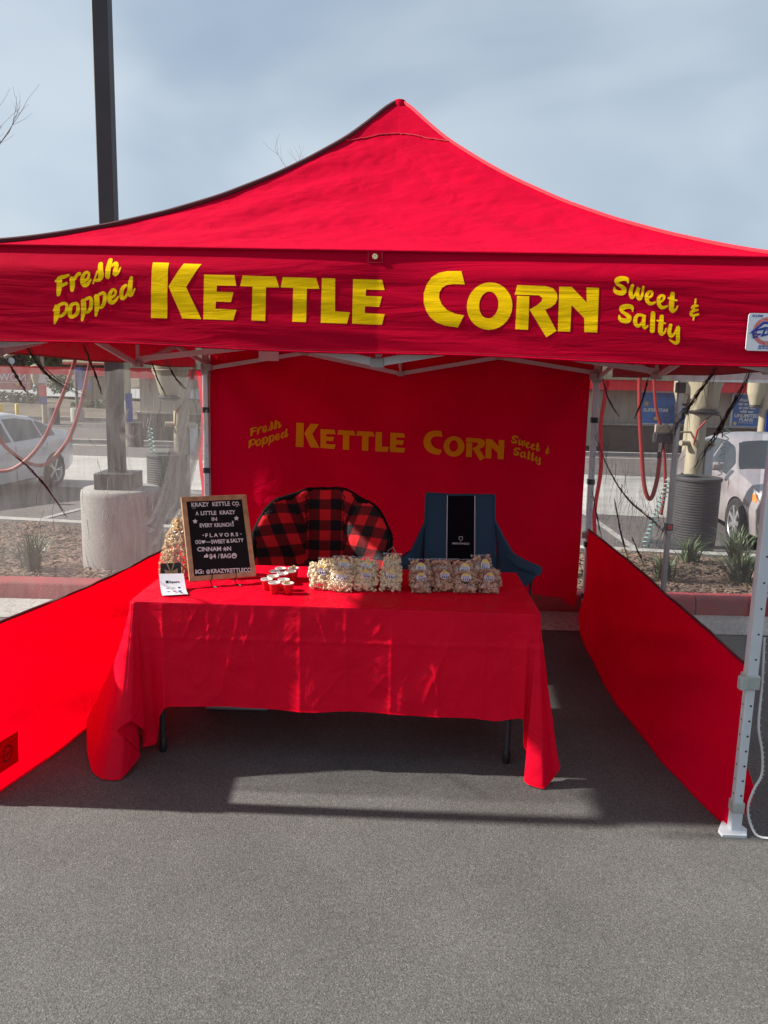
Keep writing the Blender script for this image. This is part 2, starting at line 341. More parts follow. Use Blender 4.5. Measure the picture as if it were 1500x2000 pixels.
# bark chips lying on the bed
m = MB(); rnd = random.Random(3)
m.fixn = False
for i in range(9000):
    x = rnd.uniform(-4.6, -1.2) if rnd.random() < 0.5 else rnd.uniform(1.5, 4.4)
    y = rnd.uniform(5.9, FK(x) - 0.05)
    if (x + 2.235) ** 2 + (y - 6.47) ** 2 < 0.34 ** 2: continue
    L = rnd.uniform(0.02, 0.085); w = rnd.uniform(0.006, 0.02); a = rnd.uniform(0, 6.28); tl = rnd.uniform(-0.35, 0.35)
    z = 0.14 + 0.03 * nz(x * 1.5, y * 1.5) + rnd.uniform(0, 0.02)
    c, s_ = math.cos(a), math.sin(a)
    P = []
    for du, dv, dz in ((-L / 2, -w, 0), (L / 2, -w * .6, 0), (L / 2, w * .8, 0), (-L / 2, w, 0), (0, 0, 0.006)):
        P.append((x + du * c - dv * s_, y + du * s_ + dv * c, z + du * tl + dz))
    m.add(P, [(0, 1, 4), (1, 2, 4), (2, 3, 4), (3, 0, 4)])
tag(m.build('bark_mulch', M['chip_a'], smooth=False), 'loose brown bark chips covering the planting bed behind the kerb', 'mulch', kind='stuff')

# ------------------------------------------------------------------ the red canopy tent (local frame, turned a little)
TENT = thing('canopy_tent', 'red pop-up canopy tent with yellow lettering along its front valance', 'canopy tent', (0.03, 4.34, 0), R(-2.7))
TM = TENT.matrix_basis.copy()
HIP = [(0.0, 3.185), (0.05, 3.15), (0.12, 3.065), (0.2438, 2.93), (0.4156, 2.778), (0.5529, 2.668), (0.7604, 2.522), (0.9458, 2.412), (1.1119, 2.328), (1.2614, 2.262), (1.3702, 2.220), (1.5, 2.180)]
def hip(r):
    for (a, za), (b, zb) in zip(HIP, HIP[1:]):
        if r <= b:
            t = (r - a) / (b - a); return za + (zb - za) * t
    return HIP[-1][1]
# smooth the hip profile once
HS = [(i / 60 * 1.5) for i in range(61)]
HZ = [hip(r) for r in HS]
for _ in range(3): HZ = [HZ[0]] + [(HZ[i - 1] + HZ[i] * 2 + HZ[i + 1]) / 4 for i in range(1, 60)] + [HZ[60]]
def roof_pt(k, u, v):
    """panel k (0 front,1 right,2 back,3 left); u across -1..1, v 0 eave..1 peak"""
    r = 1.5 * (1 - v); i = min(59, int(r / 1.5 * 60)); f = r / 1.5 * 60 - i
    z = HZ[i] * (1 - f) + HZ[i + 1] * f
    edge = (1 - abs(u)) ** 0.7
    z -= 0.02 * math.sin(math.pi * v) * edge
    x = u * r; y = -r
    w = min(1, v * 5) * min(1, (1 - v) * 6) * min(1, edge * 4)
    z += w * (0.010 * nz(x * 3.0 + k * 9, y * 3.0, 1) + 0.004 * nz(x * 6 + y * 3 + k, y * 12 - x * 4, 2) + 0.0018 * nz(x * 15 + y * 9 + k, y * 30 - x * 11, 6) + 0.0035 * (abs(nz(x * 12 - y * 7, y * 15, 8)) - 0.25))
    # long tension creases running to the corners
    z += w * 0.006 * math.sin(26 * (abs(x) * 0.35 + z * 1.2) + 3 * nz(x * 2, y * 2, 5))
    c, s_ = [(1, 0), (0, 1), (-1, 0), (0, -1)][k]
    return (x * c - y * s_, x * s_ + y * c, z)
for k in range(4):
    m = MB(); m.grid(lambda a, b: roof_pt(k, 2 * a - 1, b * 0.995), 240 if k == 0 else 60, 170 if k == 0 else 50)
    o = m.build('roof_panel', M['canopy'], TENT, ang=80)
    # cap seam
    m = MB(); m.tube([Vector(roof_pt(k, -1 + 2 * i / 40, 0.82 + 0.045 * math.cos(math.pi * (i / 40 - 0.5)) + 0.004 * nz(i * .7, k))) + Vector((0, 0, 0.004)) for i in range(41)], 0.0035, 5)
    m.build('cap_seam', M['seam'], o)
for sx, sy in ((-1, -1), (1, -1), (1, 1), (-1, 1)):
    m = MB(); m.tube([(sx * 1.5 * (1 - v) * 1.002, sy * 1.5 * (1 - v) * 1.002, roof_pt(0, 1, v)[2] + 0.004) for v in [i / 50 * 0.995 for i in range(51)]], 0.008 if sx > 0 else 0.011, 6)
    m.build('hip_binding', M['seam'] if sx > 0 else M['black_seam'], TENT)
m = MB(); m.lathe([(0.0, 0.02), (0.03, 0.015), (0.045, -0.01), (0.05, -0.04)], (0, 0, 3.172), 16); m.build('peak_cap', M['canopy'], TENT)

# valances
def val(u, z, k=0):
    """outward distance from the tent axis of the valance cloth at (u, z)"""
    t = (2.178 - z) / 0.36
    mid = 0.35 + 0.65 * min(1.0, abs(u) / 0.5)
    g = min(1.0, t / 0.26); g = g * g * (3 - 2 * g)
    d = 0.004 + 0.036 * g * mid + 0.034 * max(0, t - 0.25)
    d += 0.007 * nz(u * 1.3 + k * 7, z * 9, 2.0) * min(1, t * 3) + 0.0028 * nz(u * 2.0 + k * 5, z * 22 + u * 3, 4.0) * min(1, t * 3)
    d += 0.010 * max(0, t - 0.4) * math.sin(u * 2.6 + k)
    return d
def zbot(u, k): return (1.822 - 0.012 * u if k == 0 else 1.80) + 0.004 * math.sin(u * 5 + k)
def vpt(k, u, z, off=0.0):
    x = u; y = -(1.5 + val(u, z, k) + off)
    c, s_ = [(1, 0), (0, 1), (-1, 0), (0, -1)][k]
    return (x * c - y * s_, x * s_ + y * c, z)
VAL = []
for k in range(4):
    m = MB()
    m.grid(lambda a, b: vpt(k, -1.5 + 3.0 * a, zbot(-1.5 + 3 * a, k) + (2.186 - zbot(-1.5 + 3 * a, k)) * b), 320 if k == 0 else 60, 72 if k == 0 else 16)
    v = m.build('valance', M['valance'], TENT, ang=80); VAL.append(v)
    m = MB(); m.tube([vpt(k, -1.5 + 3 * i / 60, zbot(-1.5 + 3 * i / 60, k) + 0.004) for i in range(61)], 0.0042, 5); m.build('hem', M['canopy'], v)
    if k == 0:
        m = MB(); m.tube([vpt(k, -1.5 + 3 * i / 90, zbot(-1.5 + 3 * i / 90, k) + 0.011, 0.0015) for i in range(91)], 0.0012, 4); m.build('stitching', M['seam'], v)
    m = MB(); m.tube([vpt(k, -1.5 + 3 * i / 60, 2.182, 0.002) for i in range(61)], 0.0055, 6); m.build('eave_seam', M['canopy'], v)
v0 = VAL[0]
m = MB(); m.box((-0.012, -1.5085, 2.160), (0.05, 0.004, 0.036)); m.build('grommet_patch', M['canopy'], v0, bevel=0.001)
m = MB()
for a, b in (((-0.037, 2.178), (-0.037, 2.142)), ((0.013, 2.178), (0.013, 2.142)), ((-0.037, 2.142), (0.013, 2.142))): m.bar((a[0], -1.511, a[1]), (b[0], -1.511, b[1]), 0.002, 0.002)
m.build('patch_stitching', M['seam'], v0)
m = MB(); m.lathe([(0.0, 0.003), (0.004, 0.003), (0.005, 0.005), (0.009, 0.005), (0.011, 0.0)], (-0.012, -1.5105, 2.162), 16, axis=(0, -1, 0)); m.build('grommet', mat('brass', (0.75, 0.62, 0.35), rough=0.3, metal=0.8), v0)

# lettering: outlines laid on the cloth, cut into a fine net so they follow its folds
LET={"K":[[[-0.8072,2.1274],[-0.7489,2.1266],[-0.7514,1.931],[-0.8104,1.9316]],[[-0.7461,2.0434],[-0.6945,2.1248],[-0.6308,2.1241],[-0.6829,2.0418],[-0.6272,1.9307],[-0.6963,1.9321]]],"E":[[[-0.6183,2.086],[-0.5097,2.0861],[-0.5025,2.0495],[-0.5719,2.0492],[-0.573,2.0276],[-0.5121,2.027],[-0.5208,1.9926],[-0.5744,1.9934],[-0.5766,1.968],[-0.5003,1.9659],[-0.511,1.9294],[-0.6196,1.9309]]],"T":[[[-0.4808,2.0857],[-0.3634,2.085],[-0.3503,2.0478],[-0.3969,2.047],[-0.3971,1.929],[-0.446,1.9298],[-0.4445,2.0479],[-0.4885,2.0489]]],"T2":[[[-0.3383,2.0837],[-0.2196,2.0831],[-0.2072,2.0459],[-0.2518,2.046],[-0.2518,1.9283],[-0.3005,1.9291],[-0.3001,2.0469],[-0.3447,2.0479]]],"L":[[[-0.1993,2.0834],[-0.1522,2.0834],[-0.1497,1.9691],[-0.0967,1.9666],[-0.1063,1.9267],[-0.1995,1.9276]]],"E2":[[[-0.0885,2.0827],[0.0144,2.0827],[0.0245,2.0474],[-0.0418,2.048],[-0.0423,2.0249],[0.0158,2.0242],[0.0074,1.9883],[-0.0434,1.9891],[-0.0439,1.9658],[0.0274,1.9627],[0.0182,1.9256],[-0.0877,1.9271]]],"C":[[[0.2931,2.1157],[0.2423,2.1148],[0.2134,2.1082],[0.1894,2.0928],[0.1729,2.0678],[0.1638,2.0376],[0.1649,2.0038],[0.174,1.9772],[0.1895,1.9543],[0.2122,1.9368],[0.2429,1.9266],[0.2881,1.9213],[0.3075,1.9629],[0.2753,1.9685],[0.2473,1.9804],[0.2283,1.9997],[0.2183,2.0226],[0.2186,2.0403],[0.2271,2.0564],[0.2441,2.0673],[0.2694,2.0704],[0.3068,2.0693]]],"O":[[[0.4746,1.9981],[0.4729,1.9799],[0.4674,1.9625],[0.4582,1.9468],[0.4459,1.9335],[0.431,1.9234],[0.4143,1.917],[0.3966,1.9145],[0.3789,1.9162],[0.362,1.922],[0.3468,1.9315],[0.334,1.9443],[0.3244,1.9597],[0.3184,1.9769],[0.3163,1.9951],[0.3181,2.0133],[0.3238,2.0307],[0.3331,2.0463],[0.3455,2.0594],[0.3604,2.0693],[0.377,2.0756],[0.3945,2.0779],[0.412,2.0762],[0.4288,2.0705],[0.4438,2.0611],[0.4565,2.0485],[0.4662,2.0333],[0.4723,2.0162]]],"Oh":[[[0.4263,2.0008],[0.425,1.9888],[0.4215,1.9776],[0.4161,1.9679],[0.409,1.9604],[0.4008,1.9556],[0.392,1.9538],[0.3833,1.9552],[0.3752,1.9597],[0.3684,1.9669],[0.3631,1.9764],[0.3599,1.9875],[0.359,1.9995],[0.3603,2.0115],[0.3638,2.0226],[0.3693,2.0323],[0.3764,2.0397],[0.3845,2.0445],[0.3932,2.0462],[0.4019,2.0448],[0.4099,2.0403],[0.4168,2.0332],[0.422,2.0237],[0.4253,2.0127]]],"R":[[[0.4891,2.0329],[0.5317,2.032],[0.5325,1.9173],[0.4878,1.9182]],[[0.489,2.0699],[0.5865,2.0682],[0.6121,2.0616],[0.6266,2.046],[0.6296,2.0258],[0.6226,2.0081],[0.6088,1.9963],[0.5885,1.987],[0.6308,1.9158],[0.5967,1.8927],[0.5342,1.9869],[0.5596,2.0015],[0.5751,2.016],[0.5771,2.0275],[0.5649,2.0361],[0.4808,2.0363]]],"N":[[[0.6343,2.0673],[0.6774,2.0672],[0.7312,2.0145],[0.7286,2.0663],[0.7717,2.0654],[0.7714,1.9125],[0.7271,1.9133],[0.7248,1.9613],[0.6787,2.0047],[0.6781,1.9141],[0.6355,1.9141]]]}
SCR=[[[-1.1569,2.0528,0.0075],[-1.1387,2.0662,0.0125],[-1.1234,2.0701,0.0125],[-1.1081,2.0758,0.0085]],[[-1.1426,2.0626,0.02],[-1.144,2.0328,0.0187],[-1.1476,2.0089,0.015],[-1.1504,2.0036,0.0075]],[[-1.1375,2.0377,0.0125],[-1.1157,2.0471,0.01]],[[-1.0973,2.0646,0.0175],[-1.0957,2.0432,0.0187],[-1.0979,2.0222,0.0125]],[[-1.0887,2.06,0.01],[-1.078,2.0768,0.0112],[-1.0682,2.0812,0.0125]],[[-1.0525,2.0547,0.01],[-1.0383,2.0656,0.01],[-1.0351,2.0822,0.009],[-1.045,2.0863,0.01],[-1.0568,2.0724,0.0137],[-1.0589,2.0534,0.0162],[-1.0518,2.0416,0.015],[-1.0391,2.0466,0.0125],[-1.0279,2.0622,0.006]],[[-1.0202,2.0481,0.0062],[-1.0118,2.0708,0.0062],[-1.0035,2.0922,0.007]],[[-0.9963,2.1183,0.0175],[-0.9933,2.0971,0.0187],[-0.9909,2.0759,0.02],[-0.9984,2.0616,0.0137],[-1.0135,2.0589,0.0085]],[[-0.9628,2.1342,0.016],[-0.9656,2.1047,0.0187],[-0.9673,2.0716,0.018]],[[-0.9567,2.1095,0.01],[-0.9438,2.122,0.0115],[-0.9378,2.1146,0.0155],[-0.9398,2.0933,0.0165],[-0.9402,2.0815,0.015],[-0.9295,2.0876,0.009],[-0.922,2.1054,0.0065]],[[-1.1673,1.9497,0.006],[-1.156,1.9651,0.015]],[[-1.1535,1.9632,0.02],[-1.1562,1.9342,0.02],[-1.1644,1.9051,0.0075]],[[-1.1483,1.9681,0.0112],[-1.1302,1.9761,0.0115],[-1.1183,1.9711,0.0112],[-1.1199,1.9518,0.0112],[-1.132,1.9371,0.0112],[-1.1476,1.9284,0.0087]],[[-1.0847,1.9777,0.01],[-1.1001,1.9714,0.0125],[-1.1067,1.9521,0.015],[-1.1068,1.934,0.015],[-1.0968,1.9306,0.0125],[-1.0811,1.9429,0.0137],[-1.0765,1.9623,0.0125],[-1.0797,1.9754,0.011],[-1.0859,1.9784,0.01]],[[-1.0566,1.9866,0.0187],[-1.0567,1.953,0.0187],[-1.0632,1.918,0.0085]],[[-1.0488,1.9916,0.01],[-1.0335,1.9978,0.0115],[-1.0276,1.9872,0.0137],[-1.0306,1.9632,0.0137],[-1.0405,1.9485,0.0112],[-1.0506,1.9471,0.0075]],[[-1.0081,2.0043,0.0187],[-1.0068,1.9708,0.0187],[-1.0127,1.9351,0.0085]],[[-1.0004,2.0092,0.01],[-0.9838,2.0155,0.0115],[-0.9779,2.0048,0.0137],[-0.9808,1.9809,0.0137],[-0.9906,1.9663,0.0112],[-0.9995,1.9638,0.0075]],[[-0.9594,1.998,0.01],[-0.9427,2.0079,0.0095],[-0.9384,2.0234,0.009],[-0.9496,2.0273,0.01],[-0.9596,2.0123,0.0137],[-0.9627,1.9956,0.0162],[-0.9549,1.9826,0.015],[-0.9409,1.9888,0.0115],[-0.9288,2.0046,0.005]],[[-0.9002,2.0443,0.0105],[-0.9131,2.0322,0.0137],[-0.9175,2.0131,0.015],[-0.9162,1.9976,0.0125],[-0.9028,2.0038,0.0095],[-0.8927,2.0231,0.0087]],[[-0.8807,2.0719,0.0115],[-0.8852,2.047,0.017],[-0.8859,2.0232,0.017],[-0.8863,2.0094,0.0137],[-0.8769,2.015,0.0082],[-0.8679,2.033,0.005]],[[0.8699,2.0822,0.0037],[0.8658,2.0965,0.0131],[0.8469,2.0985,0.0168],[0.8321,2.092,0.0183],[0.8341,2.0806,0.0112],[0.8477,2.0721,0.0122],[0.8578,2.0626,0.0164],[0.8551,2.0511,0.0168],[0.8399,2.0501,0.0159],[0.8277,2.0561,0.0131],[0.824,2.0682,0.0056]],[[0.8861,2.0762,0.0112],[0.8807,2.0543,0.0136],[0.8852,2.0355,0.0122],[0.8957,2.0431,0.008],[0.9078,2.0686,0.0122],[0.9034,2.0501,0.0136],[0.9113,2.029,0.0112],[0.9203,2.0435,0.0094],[0.9232,2.0723,0.008]],[[0.9388,2.0323,0.0089],[0.9521,2.0418,0.0084],[0.9547,2.0529,0.0089],[0.9451,2.0559,0.0094],[0.9365,2.0461,0.0117],[0.9366,2.03,0.0129],[0.9459,2.0163,0.0122],[0.9577,2.0161,0.0098],[0.9671,2.0213,0.0051]],[[0.9801,2.0199,0.0089],[0.9934,2.0294,0.0084],[0.996,2.0405,0.0089],[0.9864,2.0436,0.0094],[0.9778,2.0337,0.0117],[0.978,2.0176,0.0129],[0.9873,2.0039,0.0122],[0.9991,2.0037,0.0098],[1.0085,2.0089,0.0051]],[[1.0244,2.0512,0.015],[1.0226,2.0247,0.0175],[1.0227,2.0016,0.0175],[1.0283,1.9906,0.0108],[1.0389,1.9984,0.0075],[1.0431,2.0094,0.0047]],[[1.01,2.036,0.0056],[1.0399,2.0273,0.0056]],[[0.8908,1.9874,0.0037],[0.8866,2.002,0.0131],[0.8676,2.0039,0.0168],[0.8527,1.9974,0.0183],[0.8548,1.9858,0.0112],[0.8684,1.9772,0.0122],[0.8786,1.9677,0.0164],[0.8759,1.956,0.0168],[0.8606,1.955,0.0159],[0.8483,1.961,0.0131],[0.8446,1.9733,0.0056]],[[0.9269,1.9747,0.0089],[0.9091,1.9757,0.0105],[0.9007,1.962,0.014],[0.902,1.9458,0.014],[0.912,1.9378,0.0112],[0.923,1.9485,0.0075]],[[0.9305,1.9731,0.0122],[0.9291,1.9463,0.0129],[0.9338,1.9319,0.0103],[0.944,1.9396,0.0061]],[[0.9608,1.983,0.0159],[0.9601,1.9213,0.0168]],[[0.9912,1.9732,0.014],[0.9891,1.9475,0.0164],[0.9881,1.9218,0.0164],[0.994,1.9114,0.0103],[1.0032,1.9194,0.0075],[1.0069,1.9316,0.0047]],[[0.9753,1.9584,0.0056],[1.0043,1.949,0.0056]],[[1.0228,1.944,0.0117],[1.0185,1.9201,0.0136],[1.0261,1.9051,0.0105],[1.0387,1.9182,0.008],[1.0484,1.9371,0.0122],[1.0485,1.9138,0.0129],[1.0488,1.888,0.0136],[1.0393,1.8831,0.0098],[1.0206,1.8944,0.0051]],[[1.1037,2.0336,0.0061],[1.1024,2.0158,0.007]],[[1.1126,2.0114,0.0066],[1.0988,2.0095,0.0103],[1.093,2.0041,0.008],[1.102,1.9994,0.007]],[[1.1134,1.9976,0.0066],[1.0968,1.9926,0.0103],[1.091,1.9844,0.0103],[1.0969,1.9776,0.0089],[1.1164,1.983,0.007]],[[1.1018,1.9753,0.0066],[1.0994,1.9625,0.0051]]]

def fill_letter(m, poly, holes, place, step=0.03, lift=0.0018):
    pts = poly + [p for h in holes for p in h]
    tri = tessellate_polygon([[Vector((x, z, 0)) for x, z in poly]] + [[Vector((x, z, 0)) for x, z in h] for h in holes])
    bm = bmesh.new(); vv = [bm.verts.new((x, z, 0)) for x, z in pts]
    for t in tri:
        try: bm.faces.new([vv[i] for i in t])
        except ValueError: pass
    xs = [p[0] for p in pts]; zs = [p[1] for p in pts]
    x = math.ceil(min(xs) / step) * step
    while x < max(xs):
        bmesh.ops.bisect_plane(bm, geom=bm.verts[:] + bm.edges[:] + bm.faces[:], plane_co=(x, 0, 0), plane_no=(1, 0, 0)); x += step
    z = math.ceil(min(zs) / step) * step
    while z < max(zs):
        bmesh.ops.bisect_plane(bm, geom=bm.verts[:] + bm.edges[:] + bm.faces[:], plane_co=(0, z, 0), plane_no=(0, 1, 0)); z += step
    bm.verts.index_update()
    m.add([place(v.co.x, v.co.y, lift) for v in bm.verts], [tuple(v.index for v in f.verts) for f in bm.faces]); bm.free()
def smooth_stroke(st, n=5):
    out = []; k = len(st)
    for i in range(k - 1):
        p0 = st[max(0, i - 1)]; p1 = st[i]; p2 = st[i + 1]; p3 = st[min(k - 1, i + 2)]
        for j in range(n):
            t = j / n
            out.append(tuple(0.5 * ((2 * p1[c]) + (-p0[c] + p2[c]) * t + (2 * p0[c] - 5 * p1[c] + 4 * p2[c] - p3[c]) * t * t + (-p0[c] + 3 * p1[c] - 3 * p2[c] + p3[c]) * t ** 3) for c in range(3)))
    out.append(tuple(st[-1])); return out
def stroke_mesh(m, st, place, lift):
    pts = smooth_stroke(st); vs = []; fs = []; k = len(pts)
    dirs = []
    for i in range(k):
        a = pts[max(0, i - 1)]; b = pts[min(k - 1, i + 1)]; d = Vector((b[0] - a[0], b[1] - a[1])); d.normalize(); dirs.append(d)
    ext = []
    d = dirs[0]; ext.append((pts[0][0] - d.x * pts[0][2] * .35, pts[0][1] - d.y * pts[0][2] * .35, pts[0][2] * .55, d))
    ext += [(p[0], p[1], p[2], dd) for p, dd in zip(pts, dirs)]
    d = dirs[-1]; ext.append((pts[-1][0] + d.x * pts[-1][2] * .35, pts[-1][1] + d.y * pts[-1][2] * .35, pts[-1][2] * .55, d))
    for x, z, w, d in ext:
        nx, nz_ = -d.y * w / 2, d.x * w / 2
        vs += [place(x + nx, z + nz_, lift), place(x, z, lift), place(x - nx, z - nz_, lift)]
    for i in range(len(ext) - 1):
        fs += [(3 * i, 3 * i + 1, 3 * i + 4, 3 * i + 3), (3 * i + 1, 3 * i + 2, 3 * i + 5, 3 * i + 4)]
    m.add(vs, fs)
def lettering(place, parent, material, step=0.03):
    for key in ('K', 'E', 'T', 'T2', 'L', 'E2', 'C', 'O', 'R', 'N'):
        m = MB()
        for i, p in enumerate(LET[key]): fill_letter(m, p, LET['Oh'] if key == 'O' else [], place, step, 0.0018)
        m.build('letter', material, parent, ang=80)
    for i, st in enumerate(SCR):
        m = MB(); stroke_mesh(m, st, place, 0.0018 + 0.0003 * (i % 3)); m.build('script_stroke', material, parent, ang=80)
lettering(lambda u, z, l: vpt(0, u, z, l * 0.55), v0, M['yellow'], 0.009)

# text helper (built-in font, turned into mesh)
def text_verts(body, size, bold=0.0, align='LEFT', spacing=1.0, res=3):
    cu = bpy.data.curves.new('t', 'FONT'); cu.body = body; cu.size = size; cu.align_x = align; cu.offset = bold; cu.resolution_u = res; cu.space_character = spacing
    ob = bpy.data.objects.new('t', cu); COL.objects.link(ob)
    dg = bpy.context.evaluated_depsgraph_get(); me = bpy.data.meshes.new_from_object(ob.evaluated_get(dg))
    vs = [v.co.copy() for v in me.vertices]; fs = [tuple(p.vertices) for p in me.polygons]
    bpy.data.objects.remove(ob); bpy.data.curves.remove(cu); bpy.data.meshes.remove(me)
    return vs, fs
def put_text(m, body, size, x, y, mtx, bold=0.0, align='LEFT', spacing=1.0, rot=0.0, z=0.0, mirror=False, fit=None):
    vs, fs = text_verts(body, size, bold, align, spacing)
    if fit and vs:
        x0 = min(v.x for v in vs); x1 = max(v.x for v in vs); k = fit / max(1e-6, x1 - x0)
        for v in vs: v.x = (v.x - x0) * k
    c, s_ = math.cos(rot), math.sin(rot)
    m.add([mtx @ Vector((x + ((-v.x if mirror else v.x) * c - v.y * s_), y + (v.x * s_ + v.y * c), z)) for v in vs], fs)

# maker's sticker on the front valance, right end
lb = thing('maker_label', None, None); lb.parent = TENT
del_keys = [k for k in ('label', 'category') if k in lb]
# label plane: x right, y up, z out
LBM = Matrix.Translation((1.278, -1.568, 1.862)) @ Matrix.Rotation(R(90), 4, 'X') @ Matrix.Rotation(R(0), 4, 'Z')
lb.name = 'maker_label'
def rrect(w, h, r, n=5):
    P = []
    for cx, cy, a0 in ((w - r, r, -90), (w - r, h - r, 0), (r, h - r, 90), (r, r, 180)):
        for i in range(n + 1):
            a = R(a0 + 90 * i / n); P.append((cx + r * math.cos(a), cy + r * math.sin(a)))
    return P
m = MB(); m.prism(rrect(0.128, 0.126, 0.01), 0, 0.003, LBM); m.build('label_plate', M['paper'], lb, smooth=False)
def ring(m, cx, cy, r0, r1, z, mtx, n=40, a0=0, a1=360):
    P = []; 
    for i in range(n + 1):
        a = R(a0 + (a1 - a0) * i / n); P += [mtx @ Vector((cx + r0 * math.cos(a), cy + r0 * math.sin(a), z)), mtx @ Vector((cx + r1 * math.cos(a), cy + r1 * math.sin(a), z))]
    m.add(P, [(2 * i, 2 * i + 1, 2 * i + 3, 2 * i + 2) for i in range(n)])
m = MB(); ring(m, 0.066, 0.066, 0.034, 0.046, 0.0036, LBM); m.build('label_ring', M['pink_print'], lb, smooth=False)
m = MB(); ring(m, 0.066, 0.066, 0.0455, 0.0468, 0.0042, LBM); ring(m, 0.066, 0.066, 0.0332, 0.034, 0.0042, LBM)
vs_t = list("WORLD'S FAMOUS SHELTER")
for i, ch in enumerate(vs_t):
    a = R(168 - 156 * i / (len(vs_t) - 1)); put_text(m, ch, 0.0095, 0.066 + 0.0365 * math.cos(a), 0.066 + 0.0365 * math.sin(a), LBM, rot=a - math.pi / 2, z=0.0045, align='CENTER')
vs_t = list('ORIGINAL SHELTER')
for i, ch in enumerate(vs_t):
    a = R(222 + 96 * i / (len(vs_t) - 1)); put_text(m, ch, 0.0095, 0.066 + 0.0435 * math.cos(a), 0.066 + 0.0435 * math.sin(a), LBM, rot=a + math.pi / 2, z=0.0045, align='CENTER')
m.build('label_red_print', M['red_print'], lb, smooth=False)
m = MB(); put_text(m, 'ECLIPSE', 0.0105, 0.012, 0.113, LBM, bold=0.0003, z=0.0045)
put_text(m, 'ezup.com', 0.012, 0.066, 0.013, LBM, bold=0.0003, z=0.0045, align='CENTER'); put_text(m, '800-45-SHADE', 0.008, 0.066, 0.0055, LBM, z=0.0045, align='CENTER', bold=0.0002)
m.prism([(0.006, 0.056), (0.05, 0.098), (0.105, 0.098), (0.13, 0.084), (0.112, 0.082), (0.1, 0.09), (0.054, 0.09), (0.034, 0.073), (0.062, 0.082), (0.062, 0.078), (0.03, 0.064)], 0.004, 0.0048, LBM)
put_text(m, 'E-ZUP', 0.036, 0.02, 0.042, LBM, bold=0.0016, z=0.0062, rot=R(14), fit=0.096)
m.build('label_blue_print', M['blue_print'], lb, smooth=False)
# the sticker as a whole is one part of the tent: drop its empty into a plate
_pl = [c for c in lb.children if c.name.startswith('label_plate')][0]
for c in list(lb.children):
    if c is not _pl: c.parent = _pl
_pl.parent = TENT; bpy.data.objects.remove(lb)
_pl.name = 'maker_label'; _pl['label'] = 'white maker sticker with red ring and blue lettering'

# legs, brackets, feet
LEGS = {'fl': (-1.575, -1.535, -1.47, -1.465), 'fr': (1.462, -1.465, 1.462, -1.462), 'br': (1.465, 1.462, 1.435, 1.462), 'bl': (-1.465, 1.465, -1.47, 1.465)}
for key, (bx, by, tx, ty) in LEGS.items():
    b = Vector((bx, by, 0)); t = Vector((tx, ty, 2.12)); dirv = (t - b).normalized()
    P = lambda z: b + (t - b) * (z / 2.12)
    up = (0, 1, 0)
    m = MB(); m.bar(P(0.62), P(2.12), 0.042, 0.042, up); leg = m.build('leg', M['white_metal'], TENT, bevel=0.004)
    m = MB(); m.bar(P(0.03), P(0.66), 0.034, 0.034, up); m.build('inner_leg', M['white_metal'], leg, bevel=0.003)
    m = MB(); m.bar(P(0.60), P(0.655), 0.056, 0.056, up); m.box(P(0.625) + Vector((-0.035, -0.02, 0)), (0.03, 0.03, 0.05)); m.build('height_lock', M['bracket'], leg, bevel=0.004)
    m = MB(); m.bar(P(0.085), P(0.13), 0.046, 0.046, up); m.build('foot_collar', M['bracket'], leg, bevel=0.003)
    m = MB(); m.prism([(-0.065, -0.05), (0.03, -0.05), (0.05, 0.0), (0.03, 0.05), (-0.03, 0.05), (-0.07, -0.02)], 0, 0.012, Matrix.Translation(b)); m.bar(P(0.005), P(0.09), 0.04, 0.04, up); m.build('foot', M['white_metal'], leg, bevel=0.002)
    m = MB(); m.bar(P(1.76), P(1.86), 0.06, 0.06, up); m.box(P(1.81) + Vector((0.03 * (-1 if bx > 0 else 1), 0.03 * (-1 if by > 0 else 1), 0)), (0.05, 0.05, 0.05)); m.build('slider_bracket', M['bracket'], leg, bevel=0.005)
    m = MB(); m.bar(P(2.07), P(2.14), 0.062, 0.062, up); m.build('top_bracket', M['bracket'], leg, bevel=0.005)
    # adjuster holes
    for i in range(7):
        p = P(0.16 + 0.062 * i)
        m = MB(); m.lathe([(0, 0), (0.0045, 0)], p + Vector((0.006, -0.0178, 0)), 10, axis=(0, -1, 0)); m.build('peg_hole', M['black'], leg)
        m = MB(); m.lathe([(0, 0), (0.0045, 0)], p + Vector((-0.0178, 0, 0)), 10, axis=(-1, 0, 0)); m.build('peg_hole', M['black'], leg)
    for i in range(6):
        p = P(0.72 + 0.1 * i); m = MB(); m.lathe([(0, 0), (0.004, 0)], p + Vector((0.004, -0.0218, 0)), 10, axis=(0, -1, 0)); m.build('peg_hole', M['black'], leg)
    if by > 0:   # straps that hold the wall to the back legs
        for z in (1.49, 1.03, 0.55, 0.15):
            m = MB(); m.bar(P(z - 0.02), P(z + 0.02), 0.05, 0.05, up); m.build('strap', M['black'], leg)
